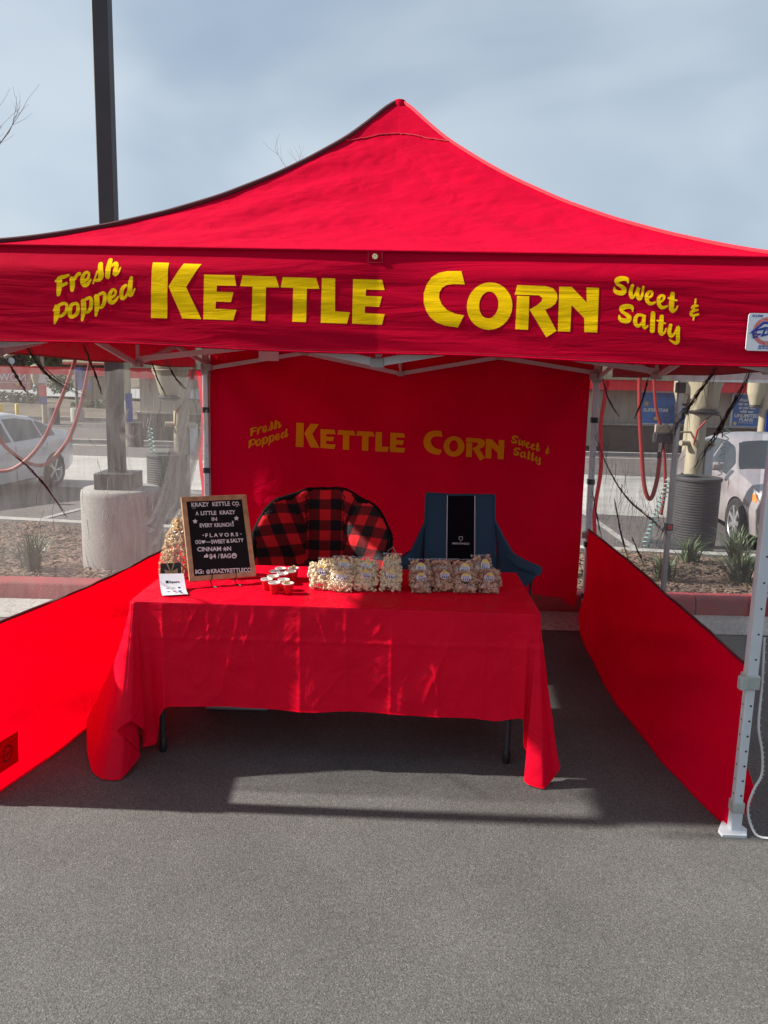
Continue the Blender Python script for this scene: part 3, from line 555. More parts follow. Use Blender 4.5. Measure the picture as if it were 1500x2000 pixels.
# scissor trusses, bar by bar
def truss(k, zl=1.83):
    N = [(-1.45, zl), (-0.72, 1.93), (0.0, 1.795), (0.72, 1.93), (1.45, zl - 0.03)]
    U = [(-1.45, 2.10), (-0.72, 1.97), (0.0, 2.09), (0.72, 1.97), (1.45, 2.10)]
    c, s_ = [(1, 0), (0, 1), (-1, 0), (0, -1)][k]
    def T(p, d): x, y = p[0], -1.452 + d; return Vector((x * c - y * s_, x * s_ + y * c, p[1]))
    for A, d in ((N, 0.0), (U, 0.022)):
        for a, b in zip(A, A[1:]):
            m = MB(); m.bar(T(a, d), T(b, d), 0.014, 0.03); m.build('truss_bar', M['white_metal'], TENT, bevel=0.002)
    for p in (N[1], N[2], N[3]):
        m = MB(); m.box(T(p, 0.01), (0.05, 0.05, 0.036)); m.build('truss_joint', M['bracket'], TENT, bevel=0.005)
    m = MB(); m.bar(T((0, 1.79), 0.012), T((0, 2.1), 0.012), 0.016, 0.016, (0, 1, 0)); m.build('truss_post', M['white_metal'], TENT)
for k in range(4): truss(k)
m = MB(); m.tube([(0, 0, 1.95), (0, 0, 3.15)], 0.02, 10); m.build('centre_pole', M['white_metal'], TENT)
for a in range(4):
    c, s_ = [(1, 0), (0, 1), (-1, 0), (0, -1)][a]
    for zz in ((1.82, 2.0), (2.07, 1.97)):
        m = MB(); m.bar((1.45 * c, 1.45 * s_, zz[0]), (0.03 * c, 0.03 * s_, zz[1]), 0.014, 0.03); m.build('truss_bar', M['white_metal'], TENT)

def tent_thing(name, label, cat):
    return thing(name, label, cat, (0.03, 4.34, 0), R(-2.7))

# ------------------------------------------------------------------ back wall banner
BW = tent_thing('canopy_back_panel', 'red cloth back wall of the tent with small yellow lettering', 'banner')
def bwy(u, z):
    t = max(0, min(1, z / 1.95))
    d = 1.48 + 0.03 * nz(u * 1.1, z * 0.9, 1) + 0.018 * nz(u * 3.0 + z * 2, z * 2 - u, 5) + 0.02 * math.sin(u * 2.2 + 1) * (1 - t) 
    # tension folds that fan from the top corners
    for cx in (-1.45, 1.45):
        r = math.hypot(u - cx, z - 2.0); a = math.atan2(2.0 - z, abs(u - cx)); d += 0.034 * math.sin(a * 11 + cx) * min(1, r) * math.exp(-r * 0.8)
    return d
m = MB(); m.grid(lambda a, b: (-1.445 + (2.845) * a, bwy(-1.445 + 2.845 * a, 0.02 + 2.0 * b), 0.03 + 0.012 * math.sin(a * 9) + 2.0 * b), 90, 60)
bp_ = m.build('cloth', M['backcloth'], BW, ang=80)
# lettering scaled from the valance: u' , z'
KU = [0.01492, 0.99864, -0.59966, 0.9375, 0.00357, -0.02027]
def bplace(u, z, l):
    uu = KU[0] + KU[1] * u + KU[4] * z; zz = KU[2] + KU[3] * z + KU[5] * u
    return (uu, bwy(uu, zz) - l * 2.2, zz)
M['ochre'] = fabric('ochre_print', (0.80, 0.34, 0.008), None, tmix=0.0, wr=0.1, wscale=(2, 2, 2), rough=0.6, sheen=0.0)
lettering(bplace, bp_, M['ochre'], 0.06)
m = MB(); m.grid(lambda a, b: (-1.06 + 0.15 * a, 1.44 - 0.002 * b, 1.865 + 0.09 * b), 2, 2); m.build('care_tag', M['paper'], BW)
m = MB(); m.tube([(-1.445, bwy(-1.445, z) - 0.003 + 0.006 * nz(z * 9, 1), z) for z in [0.05 + i * 0.05 for i in range(38)]], 0.006, 5); m.build('zip_edge', M['zip'], BW)

# ------------------------------------------------------------------ side walls: red lower cloth, net above
def side_wall(side, label, x_at, bow, top_f, ystart, yend, scr, billow):
    W = tent_thing('canopy_side_panel', label, 'tent wall')
    sx = -1 if side == 'l' else 1
    def low(a, b):
        y = ystart + (yend - ystart) * a; zt = top_f(a); z0 = 0.003 + 0.003 * math.sin(a * 7)
        z = z0 + (zt - z0) * b
        x = x_at(a) - sx * bow(a) * (1 - b) ** 1.4 + sx * 0.03 * nz(y * 1.4, z * 2.0, 3) * (1 - 0.6 * b) + 0.008 * nz(y * 5 + z * 4, z * 3, 8) 
        x += 0.02 * math.sin((a * 4 + b * 1.5) * math.pi) * (1 - b) * b * 2
        for a0, b0, a1, b1, h_, w_ in ((0.03, 0.95, 0.45, 0.15, 0.022, 0.05), (0.12, 1.0, 0.62, 0.35, 0.018, 0.04), (0.02, 0.45, 0.3, 0.02, 0.016, 0.05), (0.95, 0.95, 0.55, 0.2, 0.018, 0.06), (0.5, 0.9, 0.9, 0.5, 0.010, 0.04)):
            da, db = a1 - a0, b1 - b0; tt = max(0, min(1, ((a - a0) * da + (b - b0) * db) / (da * da + db * db))); q = math.hypot(a - a0 - tt * da, (b - b0 - tt * db) * 0.4) / w_
            x += h_ * math.exp(-q * q) * min(1, 4 * tt, 5 * (1 - tt)) * (0.5 + b * (1 - b) * 2)
        return (x, y, z)
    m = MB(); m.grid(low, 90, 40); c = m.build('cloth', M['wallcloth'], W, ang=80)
    m = MB(); m.tube([Vector(low(i / 60, 1.0)) + Vector((0, 0, 0.004)) for i in range(61)], 0.007, 6); m.build('top_hem', M['hem'], c)
    m = MB(); m.tube([Vector(low(i / 60, 0.0)) for i in range(61)], 0.006, 6); m.build('bottom_hem', M['wallcloth'], c)
    def net(a, b):
        aa = billow[2] + (1 - billow[2]) * a; p = low(aa, 1.0); z = p[2] + (1.98 - p[2]) * b
        x = p[0] + (sx * 1.475 - p[0]) * b + sx * billow[0] * math.sin(math.pi * b) * (0.6 + 0.4 * nz(p[1] * 1.2, z)) + billow[1] * 0.02 * nz(p[1] * 4 + z * 3, z * 1.3, 7)
        return (x, p[1], z)
    m = MB(); m.grid(net, 70, 50); s = m.build('net_screen', scr, W, ang=80)
    return W, low, net, s
WL, lowL, netL, netLo = side_wall('l', 'glowing red tent side wall with pale insect net, left of the table', lambda a: -1.565 + 0.10 * a, lambda a: -0.06 + 0.18 * math.sin(math.pi * min(1, a * 1.1 + 0.12)), lambda a: 0.708 - 0.05 * a - 0.05 * a * a - 0.05 * math.sin(math.pi * a) + 0.06 * max(0, a - .75), -1.545, 1.45, M['screen_l'], (0.03, 1.0, 0.06))
WR, lowR, netR, netRo = side_wall('r', 'shaded red tent side wall with torn dark net, right of the table', lambda a: 1.475 - 0.02 * a, lambda a: 0.03 + 0.14 * math.sin(math.pi * a) ** 0.8, lambda a: 0.655 + 0.02 * math.sin(math.pi * a) + 0.01 * a, -1.44, 1.45, M['screen_r'], (-0.02, 0.6, 0.03))
# maker patch on the left wall, seen against the light
m = MB(); base = lowL(0.02, 0.2)
def patch(a, b):
    p = Vector(lowL(0.015 + 0.05 * a, 0.12 + 0.2 * b)); p.x += 0.006; return p
m.grid(patch, 3, 3); pt = m.build('maker_patch', fabric('dark_red_patch', (0.3, 0.002, 0.01), (0.34, 0, 0.004), tmix=0.6), WL)
m = MB(); ring(m, 0, 0, 0.03, 0.036, 0, Matrix.Translation(Vector(lowL(0.042, 0.22)) + Vector((0.009, 0, 0))) @ Matrix.Rotation(R(90), 4, 'Y') @ Matrix.Rotation(R(90), 4, 'Z'), 20)
put_text(m, 'E-ZUP', 0.02, 0, -0.007, Matrix.Translation(Vector(lowL(0.042, 0.22)) + Vector((0.009, 0, 0))) @ Matrix.Rotation(R(90), 4, 'Z') @ Matrix.Rotation(R(90), 4, 'X'), align='CENTER', bold=0.0006)
m.build('patch_print', M['black_seam'], pt)
# bunched and torn folds of the nets: pleated ribbons hanging in the net's plane
def fold(W, sx, pts, w0, w1, mt, pleats=3, lean=0.03, name='net_fold'):
    pts = smooth_stroke([(y, z, w0 + (w1 - w0) * i / (len(pts) - 1)) for i, (y, z) in enumerate(pts)], 6)
    m = MB(); vs = []; K = pleats * 2 + 1
    for i, (y, z, w) in enumerate(pts):
        a = pts[max(0, i - 1)]; b = pts[min(len(pts) - 1, i + 1)]; d = Vector((b[0] - a[0], b[1] - a[1])).normalized(); n = Vector((-d.y, d.x))
        for j in range(K):
            t = j / (K - 1) - 0.5; wob = 0.5 * nz(i * 0.05, j * 0.9, sx)
            vs.append((sx * 1.47 - sx * (0.012 + lean * 0.5 * (1 if j % 2 else -1) * (w / max(w0, w1))), y + n.x * w * (t + wob * 0.4), z + n.y * w * (t + wob * 0.4)))
    k = len(pts)
    m.add(vs, [(i * K + j, i * K + j + 1, (i + 1) * K + j + 1, (i + 1) * K + j) for i in range(k - 1) for j in range(K - 1)])
    return m.build(name, mt, W, ang=80)
rb = random.Random(77)
def bundle(W, sx, pts, w0, w1, n=10):
    """a torn edge of net gathered into a rope of fine threads, frayed at both ends"""
    s = smooth_stroke([(y, z, w0 + (w1 - w0) * i / (len(pts) - 1)) for i, (y, z) in enumerate(pts)], 7); k = len(s)
    m = MB(); m.fixn = False
    for q in range(n):
        a = int(rb.uniform(0, 0.35) * k) if q > 3 else 0; b = int(rb.uniform(0.6, 1.0) * k) if q > 3 else k
        off = rb.gauss(0, 0.3); ph = rb.uniform(0, 6); P = []; rad = []
        for i in range(a, max(b, a + 4)):
            if i >= k: break
            y, z, w = s[i]; t = i / (k - 1); fr = 0.5 + abs(t - 0.45) * 1.2
            P.append((sx * (1.455 - 0.01 * rb.random()), y + w * off * fr * 0.7 + 0.004 * math.sin(ph + i), z + w * off * fr)); rad.append(0.0017 * (1.05 - 0.9 * abs(2 * (i - a) / max(1, b - a - 1) - 1)) + 0.0003)
        if len(P) > 2: m.tube(P, rad, 5, False)
    m.build('net_tear', M['black'], W)
for pts, w0, w1 in (([(-0.828, 1.9), (-0.828, 1.816), (-0.623, 1.695), (-0.406, 1.577), (-0.15, 1.479)], 0.016, 0.045), ([(-1.225, 1.9), (-1.211, 1.809), (-1.045, 1.649), (-0.91, 1.534), (-0.783, 1.444), (-0.648, 1.335)], 0.035, 0.03),
        ([(1.439, 1.381), (0.917, 1.173), (0.436, 1.061), (-0.097, 1.017), (-0.406, 0.991)], 0.01, 0.03), ([(1.319, 1.8), (1.089, 1.65), (0.759, 1.541)], 0.05, 0.012), ([(0.165, 1.8), (0.258, 1.666), (0.404, 1.541)], 0.03, 0.012),
        ([(0.732, 1.007), (0.513, 0.827), (0.262, 0.68)], 0.01, 0.022), ([(0.252, 0.85), (-0.034, 0.74)], 0.01, 0.018), ([(1.393, 0.967), (1.18, 0.81), (0.981, 0.68)], 0.012, 0.03)):
    bundle(WR, 1, pts, w0, w1)
rnd = random.Random(11)
def strand(W, sx, y, z, L, ang, mt, r=0.0012):
    P = []; 
    for i in range(7):
        t = i / 6; a = ang + 0.5 * t * rnd.uniform(-1, 1); P.append((sx * (1.458 - 0.02 * t), y + L * t * math.cos(a), z + L * t * math.sin(a) - 0.02 * t * t))
    m = MB(); m.tube(P, [r * (1 - 0.8 * i / 6) for i in range(7)], 4); m.build('loose_thread', mt, W)
for i in range(46):
    t = rnd.random(); q = [(1.439, 1.381), (0.917, 1.173), (0.436, 1.061), (-0.097, 1.017), (-0.406, 0.991)]; k = min(3, int(t * 4)); f = t * 4 - k
    strand(WR, 1, q[k][0] + (q[k + 1][0] - q[k][0]) * f + rnd.uniform(-.05, .05), q[k][1] + (q[k + 1][1] - q[k][1]) * f + 0.02, rnd.uniform(0.1, 0.3), R(rnd.choice((-60, -75, -110, 120, 60))), M['black'], 0.0014)
for i in range(36):
    t = rnd.random(); y = -0.2 - 0.62 * t; z = 1.47 + 0.33 * t
    strand(WR, 1, y + rnd.uniform(-.03, .03), z, rnd.uniform(0.06, 0.22), R(rnd.choice((-140, -100, -60, 30))), M['black'], 0.0014)
for i in range(20):
    strand(WR, 1, rnd.uniform(-1.0, 1.3), rnd.uniform(0.75, 1.8), rnd.uniform(0.06, 0.2), R(rnd.uniform(-160, -20)), M['black'], 0.001)
for pts, w0, w1, mt in (([(-1.26, 1.92), (-1.224, 1.85), (-1.09, 1.746), (-0.914, 1.677), (-0.661, 1.621)], 0.06, 0.02, 'fold_shaded'), ([(-1.36, 1.78), (-1.331, 1.737), (-1.262, 1.677), (-1.218, 1.64)], 0.014, 0.008, 'fold_shaded'),
        ([(-1.367, 1.41), (-1.218, 1.322), (-1.077, 1.216), (-0.924, 1.075)], 0.012, 0.012, 'fold_shaded'), ([(-0.68, 1.88), (-0.641, 1.828), (-0.538, 1.707), (-0.485, 1.631)], 0.014, 0.006, 'fold_shaded'),
        ([(0.429, 1.87), (0.709, 1.716), (0.92, 1.648)], 0.03, 0.012, 'fold_shaded'), ([(0.208, 1.85), (0.346, 1.713), (0.503, 1.602)], 0.02, 0.01, 'fold_shaded'),
        ([(1.187, 1.83), (0.974, 1.612), (0.851, 1.441), (0.622, 1.184), (0.42, 0.93), (0.2, 0.79)], 0.05, 0.2, 'fold_sunlit'), ([(1.467, 1.491), (1.191, 1.24), (0.999, 1.074), (0.7, 0.86), (0.5, 0.77)], 0.05, 0.22, 'fold_sunlit'),
        ([(0.85, 1.3), (0.70, 1.0), (0.69, 0.76)], 0.05, 0.2, 'fold_sunlit'), ([(-0.127, 1.542), (-0.208, 1.42), (-0.067, 1.368)], 0.02, 0.05, 'fold_sunlit'), ([(0.95, 1.45), (0.8, 1.1), (0.9, 0.72)], 0.04, 0.2, 'fold_sunlit')):
    if mt == 'fold_sunlit': fold(WL, -1, pts, w0, w1, M[mt], 5, lean=0.05)
    else: bundle(WL, -1, pts, w0 * 0.8, w1 * 0.8, 7)  # shade of these folds put in as bundles of black thread
for i in range(26): strand(WL, -1, rnd.uniform(-1.2, 0.9), rnd.uniform(0.95, 1.75), rnd.uniform(0.06, 0.25), R(rnd.uniform(-160, -20)), M['black'], 0.001)
for i in range(26): strand(WL, -1, rnd.uniform(-0.6, 1.3), rnd.uniform(1.0, 1.6), rnd.uniform(0.08, 0.25), R(rnd.uniform(-150, -40)), M['zip'], 0.0009)
# zip strip hanging loose from the right wall at the front leg
m = MB(); zp = [(1.50, -1.46, 0.80), (1.515, -1.45, 0.62), (1.51, -1.47, 0.45), (1.535, -1.47, 0.34), (1.54, -1.475, 0.25), (1.515, -1.48, 0.19), (1.50, -1.48, 0.1), (1.53, -1.5, 0.012), (1.58, -1.52, 0.008)]
zs = smooth_stroke([(a, c, b) for a, b, c in zp], 5); m.tube([(a, b, c) for a, c, b in zs], 0.0045, 6); zt = m.build('zip_strip', M['zip'], WR)
m = MB()
for a, c, b in zs[::1]: m.box((a + 0.006, b, c), (0.007, 0.004, 0.004))
m.build('zip_teeth', M['grey_metal'], zt)
# the red flap of the right wall tucked round the front leg
m = MB(); m.grid(lambda a, b: (1.475 + 0.05 * a * math.sin(b * 3.1), -1.44 - 0.02 * a, 0.03 + 0.36 * b * (1 - 0.3 * a)), 6, 10); m.build('flap', M['wallcloth'], WR)
# edges of the walls fastened along the back legs (thin strips, sunlit outside)
for sx, W in ((-1, WL), (1, WR)):
    m = MB(); m.grid(lambda a, b: (sx * (1.49 + 0.035 * a + 0.012 * math.sin(b * 14)), 1.46 + 0.02 * a, 0.3 + 1.48 * b), 3, 40); m.build('edge_strip', M['wallcloth'], W)

m = MB(); m.tube([(-1.545, -1.50, 0.70), (-1.52, -1.50, 1.2), (-1.50, -1.495, 1.8)], 0.036, 10); m.build('added_shadow_roll', M['wallcloth'], WL)  # unseen cloth roll added to widen the front left leg's ground shadow
# ------------------------------------------------------------------ folding table and cloth
TB = thing('folding_table', 'long folding table with charcoal legs under the red cloth', 'table', (-0.20, 3.61, 0), R(-1.2))
m = MB(); m.box((0, 0, 0.722), (1.78, 0.72, 0.04)); m.build('table_top', mat('pale_plastic_top', (0.6, 0.6, 0.58), rough=0.5), TB, bevel=0.01)
for sx in (-1, 1):
    for sy in (-1, 1):
        m = MB(); m.tube([(sx * 0.80, sy * 0.27, 0.05), (sx * 0.80, sy * 0.27, 0.70)], 0.0135, 12); lg = m.build('leg', M['table_leg'], TB)
        m = MB(); m.lathe([(0.0, 0.0), (0.016, 0.0), (0.018, 0.02), (0.017, 0.06), (0.0135, 0.065)], (sx * 0.80, sy * 0.27, 0), 12); m.build('foot_cap', M['black'], lg)
    m = MB(); m.tube([(sx * 0.80, -0.27, 0.62), (sx * 0.80, 0.27, 0.62)], 0.011, 8); m.build('cross_bar', M['table_leg'], TB)

# cloth: top sheet plus a skirt ruled from the table edge to the hem; hem points given one by one
CL = thing('tablecloth', 'red tablecloth with fold creases hanging from the long table', 'tablecloth')
ZT = 0.748
def tl(x, y): # table local -> world
    a = R(-1.2); return Vector((-0.20 + x * math.cos(a) - y * math.sin(a), 3.61 + x * math.sin(a) + y * math.cos(a), 0))
EDGE = []; HEM = []
def hempoint(ex, ey, hx, hy, hz): EDGE.append(tl(ex, ey) + Vector((0, 0, ZT))); HEM.append(Vector((hx, hy, hz)))
hw, hd = 0.90, 0.37
# start back-left, run down the left side, round the front-left corner, along the front, the front-right corner, up the right side
hempoint(-hw, hd, -1.28, 4.02, 0.26); hempoint(-hw, 0.2, -1.30, 3.85, 0.25); hempoint(-hw, 0.0, -1.34, 3.66, 0.22); hempoint(-hw, -0.15, -1.37, 3.50, 0.17)
hempoint(-hw, -0.25, -1.375, 3.40, 0.12); hempoint(-hw, -0.31, -1.35, 3.33, 0.07); hempoint(-hw, -0.335, -1.325, 3.272, 0.03); hempoint(-hw, -0.345, -1.255, 3.14, 0.008); hempoint(-hw + .002, -0.352, -1.185, 3.077, 0.006)
hempoint(-hw + .004, -0.358, -1.11, 3.08, 0.006); hempoint(-hw + .006, -0.362, -1.06, 3.19, 0.06); hempoint(-hw + .01, -0.366, -1.078, 3.155, 0.13); hempoint(-hw + .012, -0.368, -1.125, 3.095, 0.22)
hempoint(-hw + .02, -hd, -1.075, 3.13, 0.25); hempoint(-hw + .03, -hd, -1.035, 3.2, 0.17); hempoint(-hw + .045, -hd, -1.065, 3.25, 0.075); hempoint(-hw + .07, -hd, -1.012, 3.265, 0.085); hempoint(-hw + .10, -hd, -0.985, 3.235, 0.22)
hempoint(-hw + .14, -hd, -0.955, 3.215, 0.275)
for i in range(1, 40):
    t = i / 40; x = -hw + .14 + (2 * hw - 0.20) * t
    p = tl(x, -hd); hempoint(x, -hd, p.x + 0.012 * nz(x * 3, 2), p.y - 0.012 + 0.010 * math.sin(x * 11 + 1.3 * math.sin(x * 5)) , 0.278 - 0.012 * t + 0.004 * math.sin(x * 9) + (-0.018 * math.exp(-((t - .93) / .05) ** 2)))
hempoint(hw - .055, -hd, 0.632, 3.17, 0.285); hempoint(hw - .03, -hd, 0.648, 3.195, 0.15); hempoint(hw - .02, -hd, 0.68, 3.175, 0.10); hempoint(hw - .012, -0.366, 0.645, 3.14, 0.02); hempoint(hw - .008, -0.362, 0.66, 3.12, 0.007)
hempoint(hw - .004, -0.356, 0.72, 3.09, 0.006); hempoint(hw, -0.348, 0.775, 3.15, 0.03); hempoint(hw, -0.33, 0.80, 3.165, 0.07); hempoint(hw, -0.30, 0.775, 3.25, 0.15); hempoint(hw, -0.24, 0.80, 3.34, 0.19); hempoint(hw, -0.15, 0.775, 3.45, 0.24); hempoint(hw, 0.0, 0.79, 3.6, 0.26); hempoint(hw, 0.2, 0.775, 3.8, 0.27); hempoint(hw, hd, 0.77, 3.97, 0.27)
def crm(P, n):
    out = []
    for i in range(len(P) - 1):
        p0 = P[max(0, i - 1)]; p1 = P[i]; p2 = P[i + 1]; p3 = P[min(len(P) - 1, i + 2)]
        for j in range(n):
            t = j / n; out.append(0.5 * ((2 * p1) + (-p0 + p2) * t + (2 * p0 - 5 * p1 + 4 * p2 - p3) * t * t + (-p0 + 3 * p1 - 3 * p2 + p3) * t ** 3))
    out.append(P[-1]); return out
ee = crm(EDGE, 7); hh = [a.lerp(b, 0.55) for a, b in zip(crm(HEM, 7), [HEM[min(len(HEM) - 1, i // 7)].lerp(HEM[min(len(HEM) - 1, i // 7 + 1)], (i % 7) / 7) for i in range(7 * (len(HEM) - 1) + 1)])]; NV = 60
def crease(x, s):
    # ironed-in fold lines about 0.2 m apart plus one running along
    d = 0
    for k in range(-6, 6):
        q = (x - (k * 0.203 + 0.05)) / 0.010; d += 0.006 * math.exp(-q * q)
    q = (s - 0.155) / 0.010; d += 0.006 * math.exp(-q * q)
    for x0, s0, x1, s1, h, wd in CREASES:
        dx, ds = x1 - x0, s1 - s0; L2 = dx * dx + ds * ds; t = max(0, min(1, ((x - x0) * dx + (s - s0) * ds) / L2)); q = math.hypot(x - x0 - t * dx, s - s0 - t * ds) / wd
        d += h * math.exp(-q * q) * min(1, 6 * t, 6 * (1 - t))
    return d * 0.55
rc = random.Random(44); CREASES = [(-0.62, 0.02, -0.72, 0.45, 0.006, 0.009), (-0.60, 0.10, -0.50, 0.42, 0.006, 0.009), (-0.64, 0.05, -0.55, 0.3, 0.006, 0.009), (0.20, 0.02, 0.26, 0.44, 0.006, 0.009), (0.33, 0.04, 0.18, 0.46, 0.006, 0.009), (0.30, 0.12, 0.40, 0.45, 0.006, 0.009), (-0.05, 0.3, 0.12, 0.42, 0.006, 0.009), (-0.15, 0.28, -0.30, 0.46, 0.006, 0.009)]
for i in range(22):
    x = rc.uniform(-1.0, 0.65); s = rc.uniform(0.02, 0.3); a = rc.uniform(-0.7, 0.7); L_ = rc.uniform(0.08, 0.25)
    CREASES.append((x, s, x + L_ * math.sin(a), s + L_ * math.cos(a), rc.uniform(0.003, 0.006), rc.uniform(0.006, 0.010)))
m = MB(); vs = []; fs = []
for i, (e, h) in enumerate(zip(ee, hh)):
    d = h - e; out = Vector((d.x, d.y, 0))
    for j in range(NV + 1):
        t = j / NV
        p = e + d * t
        # hang: go over the rounded edge first, then drop
        bell = math.sin(math.pi * min(1, t)) * 0.035
        p -= out * bell * (1.0 if abs(h.z - 0.27) > 0.03 else 0.2)
        p.z += 0.0
        if t < 0.06: p.z = e.z + (p.z - e.z) * (t / 0.06) * 0.55 + (0) ; 
        s = (e - p).length
        n = Vector((out.x, out.y, 0)); n = n.normalized() if n.length > 1e-4 else Vector((0, -1, 0))
        w = min(1, t * 6)
        p += n * w * (crease(e.x, s) + 0.004 * nz(e.x * 5, s * 2.0, 9) * min(1, t * 3) + 0.003 * nz(e.x * 13 + s * 5, s * 6, 2) + 0.006 * (0.3 - abs(nz(e.x * 6 + s * 3.5, s * 3 - e.x * 2, 12))))
        vs.append(p)
W1 = NV + 1
fs = [(i * W1 + j, i * W1 + j + 1, (i + 1) * W1 + j + 1, (i + 1) * W1 + j) for i in range(len(ee) - 1) for j in range(NV)]
m.add(vs, fs); sk = m.build('skirt', M['tablecloth'], CL, ang=80)
m = MB(); m.tube([vs[i * W1 + NV] + Vector((0, -0.001, 0.001)) for i in range(len(ee))], 0.0022, 4); m.build('hem', M['tablecloth'], sk)
def topc(a, b):
    x = -hw + 2 * hw * a; y = -hd + 2 * hd * b; p = tl(x, y)
    ed = min(1, min(a, 1 - a) * 30, min(b, 1 - b) * 15)
    r = 0.0
    for k in range(-5, 6): r += 0.0022 * math.exp(-((p.x - (k * 0.203 + 0.05)) / 0.008) ** 2)
    r += 0.0022 * math.exp(-((y - 0.02) / 0.008) ** 2)
    return (p.x, p.y, ZT + ed * (r + 0.003 * nz(p.x * 7, p.y * 7, 1) + 0.002 * nz(p.x * 20 + p.y * 9, p.y * 16, 4) + 0.003 * (0.25 - abs(nz(p.x * 7 + p.y * 6, p.y * 6, 7)))) + 0.0006)
m = MB(); m.grid(topc, 150, 50); m.build('top_sheet', M['tablecloth'], CL, ang=80)

# ------------------------------------------------------------------ letter board on its little easel
a_, t_ = 0.43, 0.475
bt = Vector((math.cos(a_), math.sin(a_), 0)); bn0 = Vector((math.sin(a_), -math.cos(a_), 0))
bu = Vector((0, 0, 1)) * math.cos(t_) - bn0 * math.sin(t_); bn = bt.cross(bu)
LB = thing('letter_board', 'black felt letter board in an oak frame listing flavours', 'sign', (-0.905, 3.50, 0.780))
BM = Matrix((bt, bu, bn)).transposed().to_4x4()
W_, H_ = 0.32, 0.42; fw = 0.024
for poly in ([(0, 0), (W_, 0), (W_ - fw, fw), (fw, fw)], [(W_, 0), (W_, H_), (W_ - fw, H_ - fw), (W_ - fw, fw)], [(W_, H_), (0, H_), (fw, H_ - fw), (W_ - fw, H_ - fw)], [(0, H_), (0, 0), (fw, fw), (fw, H_ - fw)]):
    m = MB(); m.prism(poly, -0.014, 0.005, BM); m.build('frame_rail', M['oak'], LB, smooth=False, bevel=0.0015)
m = MB(); m.prism([(fw, fw), (W_ - fw, fw), (W_ - fw, H_ - fw), (fw, H_ - fw)], -0.010, -0.002, BM); felt = m.build('felt_panel', M['felt'], LB, smooth=False)
m = MB(); n_r = 58
for i in range(n_r):
    y = fw + (H_ - 2 * fw) * (i + 0.5) / n_r
    P = [BM @ Vector((x, y + dy, z)) for x in (fw + 0.001, W_ - fw - 0.001) for dy, z in ((-0.0024, -0.0018), (0, 0.0006), (0.0024, -0.0018))]
    m.add(P, [(0, 1, 4, 3), (1, 2, 5, 4)])
tag(m.build('felt_ribs', M['felt'], felt), kind='stuff')
# px on the enlarged photo of the board -> board plane fractions
def bpx(zx, zy):
    # bilinear inverse by a few Newton steps on the frame's corners
    A, B, C_, D = (350, 88), (1215, 50), (1362, 1120), (490, 1215)
    u, v = 0.5, 0.5
    for _ in range(12):
        x = (1 - u) * v * A[0] + u * v * B[0] + u * (1 - v) * C_[0] + (1 - u) * (1 - v) * D[0]; y = (1 - u) * v * A[1] + u * v * B[1] + u * (1 - v) * C_[1] + (1 - u) * (1 - v) * D[1]
        dxu = v * (B[0] - A[0]) + (1 - v) * (C_[0] - D[0]); dyu = v * (B[1] - A[1]) + (1 - v) * (C_[1] - D[1])
        dxv = (1 - u) * (A[0] - D[0]) + u * (B[0] - C_[0]); dyv = (1 - u) * (A[1] - D[1]) + u * (B[1] - C_[1])
        det = dxu * dyv - dxv * dyu; ex, ey = zx - x, zy - y
        u += (ex * dyv - ey * dxv) / det; v += (dxu * ey - dyu * ex) / det
    return u * W_, v * H_
def line(body, x0, x1, yb, hpx, sp=1.0):
    (ax, ay), (bx, by) = bpx(*x0), bpx(*x1)
    rot = math.atan2(by - ay, bx - ax); h = hpx / 1130 * H_
    m = MB(); put_text(m, body, h * 1.38, ax, ay, BM, bold=h * 0.035, rot=rot, z=0.0022, fit=math.hypot(bx - ax, by - ay), spacing=sp)
    m.build('letters', M['letter_white'], felt, smooth=False)
line('KRAZY', (492, 222), (722, 212), 0, 60); line('KETTLE', (765, 210), (1000, 200), 0, 60); line('CO.', (1030, 200), (1135, 195), 0, 56)
line('_', (503, 236), (543, 234), 0, 30); line('_', (1075, 210), (1112, 208), 0, 30)
line('A', (548, 335), (588, 333), 0, 52); line('LITTLE', (615, 332), (820, 325), 0, 55); line('KRAZY', (865, 322), (1075, 312), 0, 55)
line('IN', (760, 408), (830, 405), 0, 48); line('EVERY', (605, 496), (775, 490), 0, 52); line('KRUNCH', (797, 490), (1022, 478), 0, 52); line('!', (1035, 476), (1055, 475), 0, 75)
line('-', (645, 618), (663, 617), 0, 52); line('F L A V O R S', (682, 628), (1115, 606), 0, 50); line('-', (1143, 595), (1160, 594), 0, 52)
line('OG', (553, 720), (625, 716), 0, 52); line('\u2014', (690, 712), (748, 708), 0, 50); line('SWEET', (757, 712), (945, 702), 0, 52); line('&', (957, 698), (1002, 696), 0, 50); line('SALTY', (1012, 692), (1190, 682), 0, 52)
line('CINNAM', (580, 818), (890, 804), 0, 58); line('N', (972, 800), (1022, 798), 0, 58); line('$4', (738, 908), (825, 903), 0, 60); line('/', (850, 903), (870, 902), 0, 60); line('BAG', (888, 900), (1020, 893), 0, 60)
line('IG:', (563, 1112), (672, 1106), 0, 56); line('@', (700, 1100), (750, 1097), 0, 44); line('KRAZYKETTLECO', (762, 1100), (1294, 1066), 0, 56)
def shape(polys, name='symbol'):
    m = MB()
    for p in polys: m.prism([bpx(*q) for q in p], 0.0012, 0.003, BM)
    m.build(name, M['letter_white'], felt, smooth=False)
def star(cx, cy, r): return [(cx + (r if i % 2 == 0 else r * 0.48) * math.sin(math.pi * i / 5), cy - (r if i % 2 == 0 else r * 0.48) * math.cos(math.pi * i / 5)) for i in range(10)]
shape([star(542, 418, 36)]); shape([star(1087, 370, 36)])
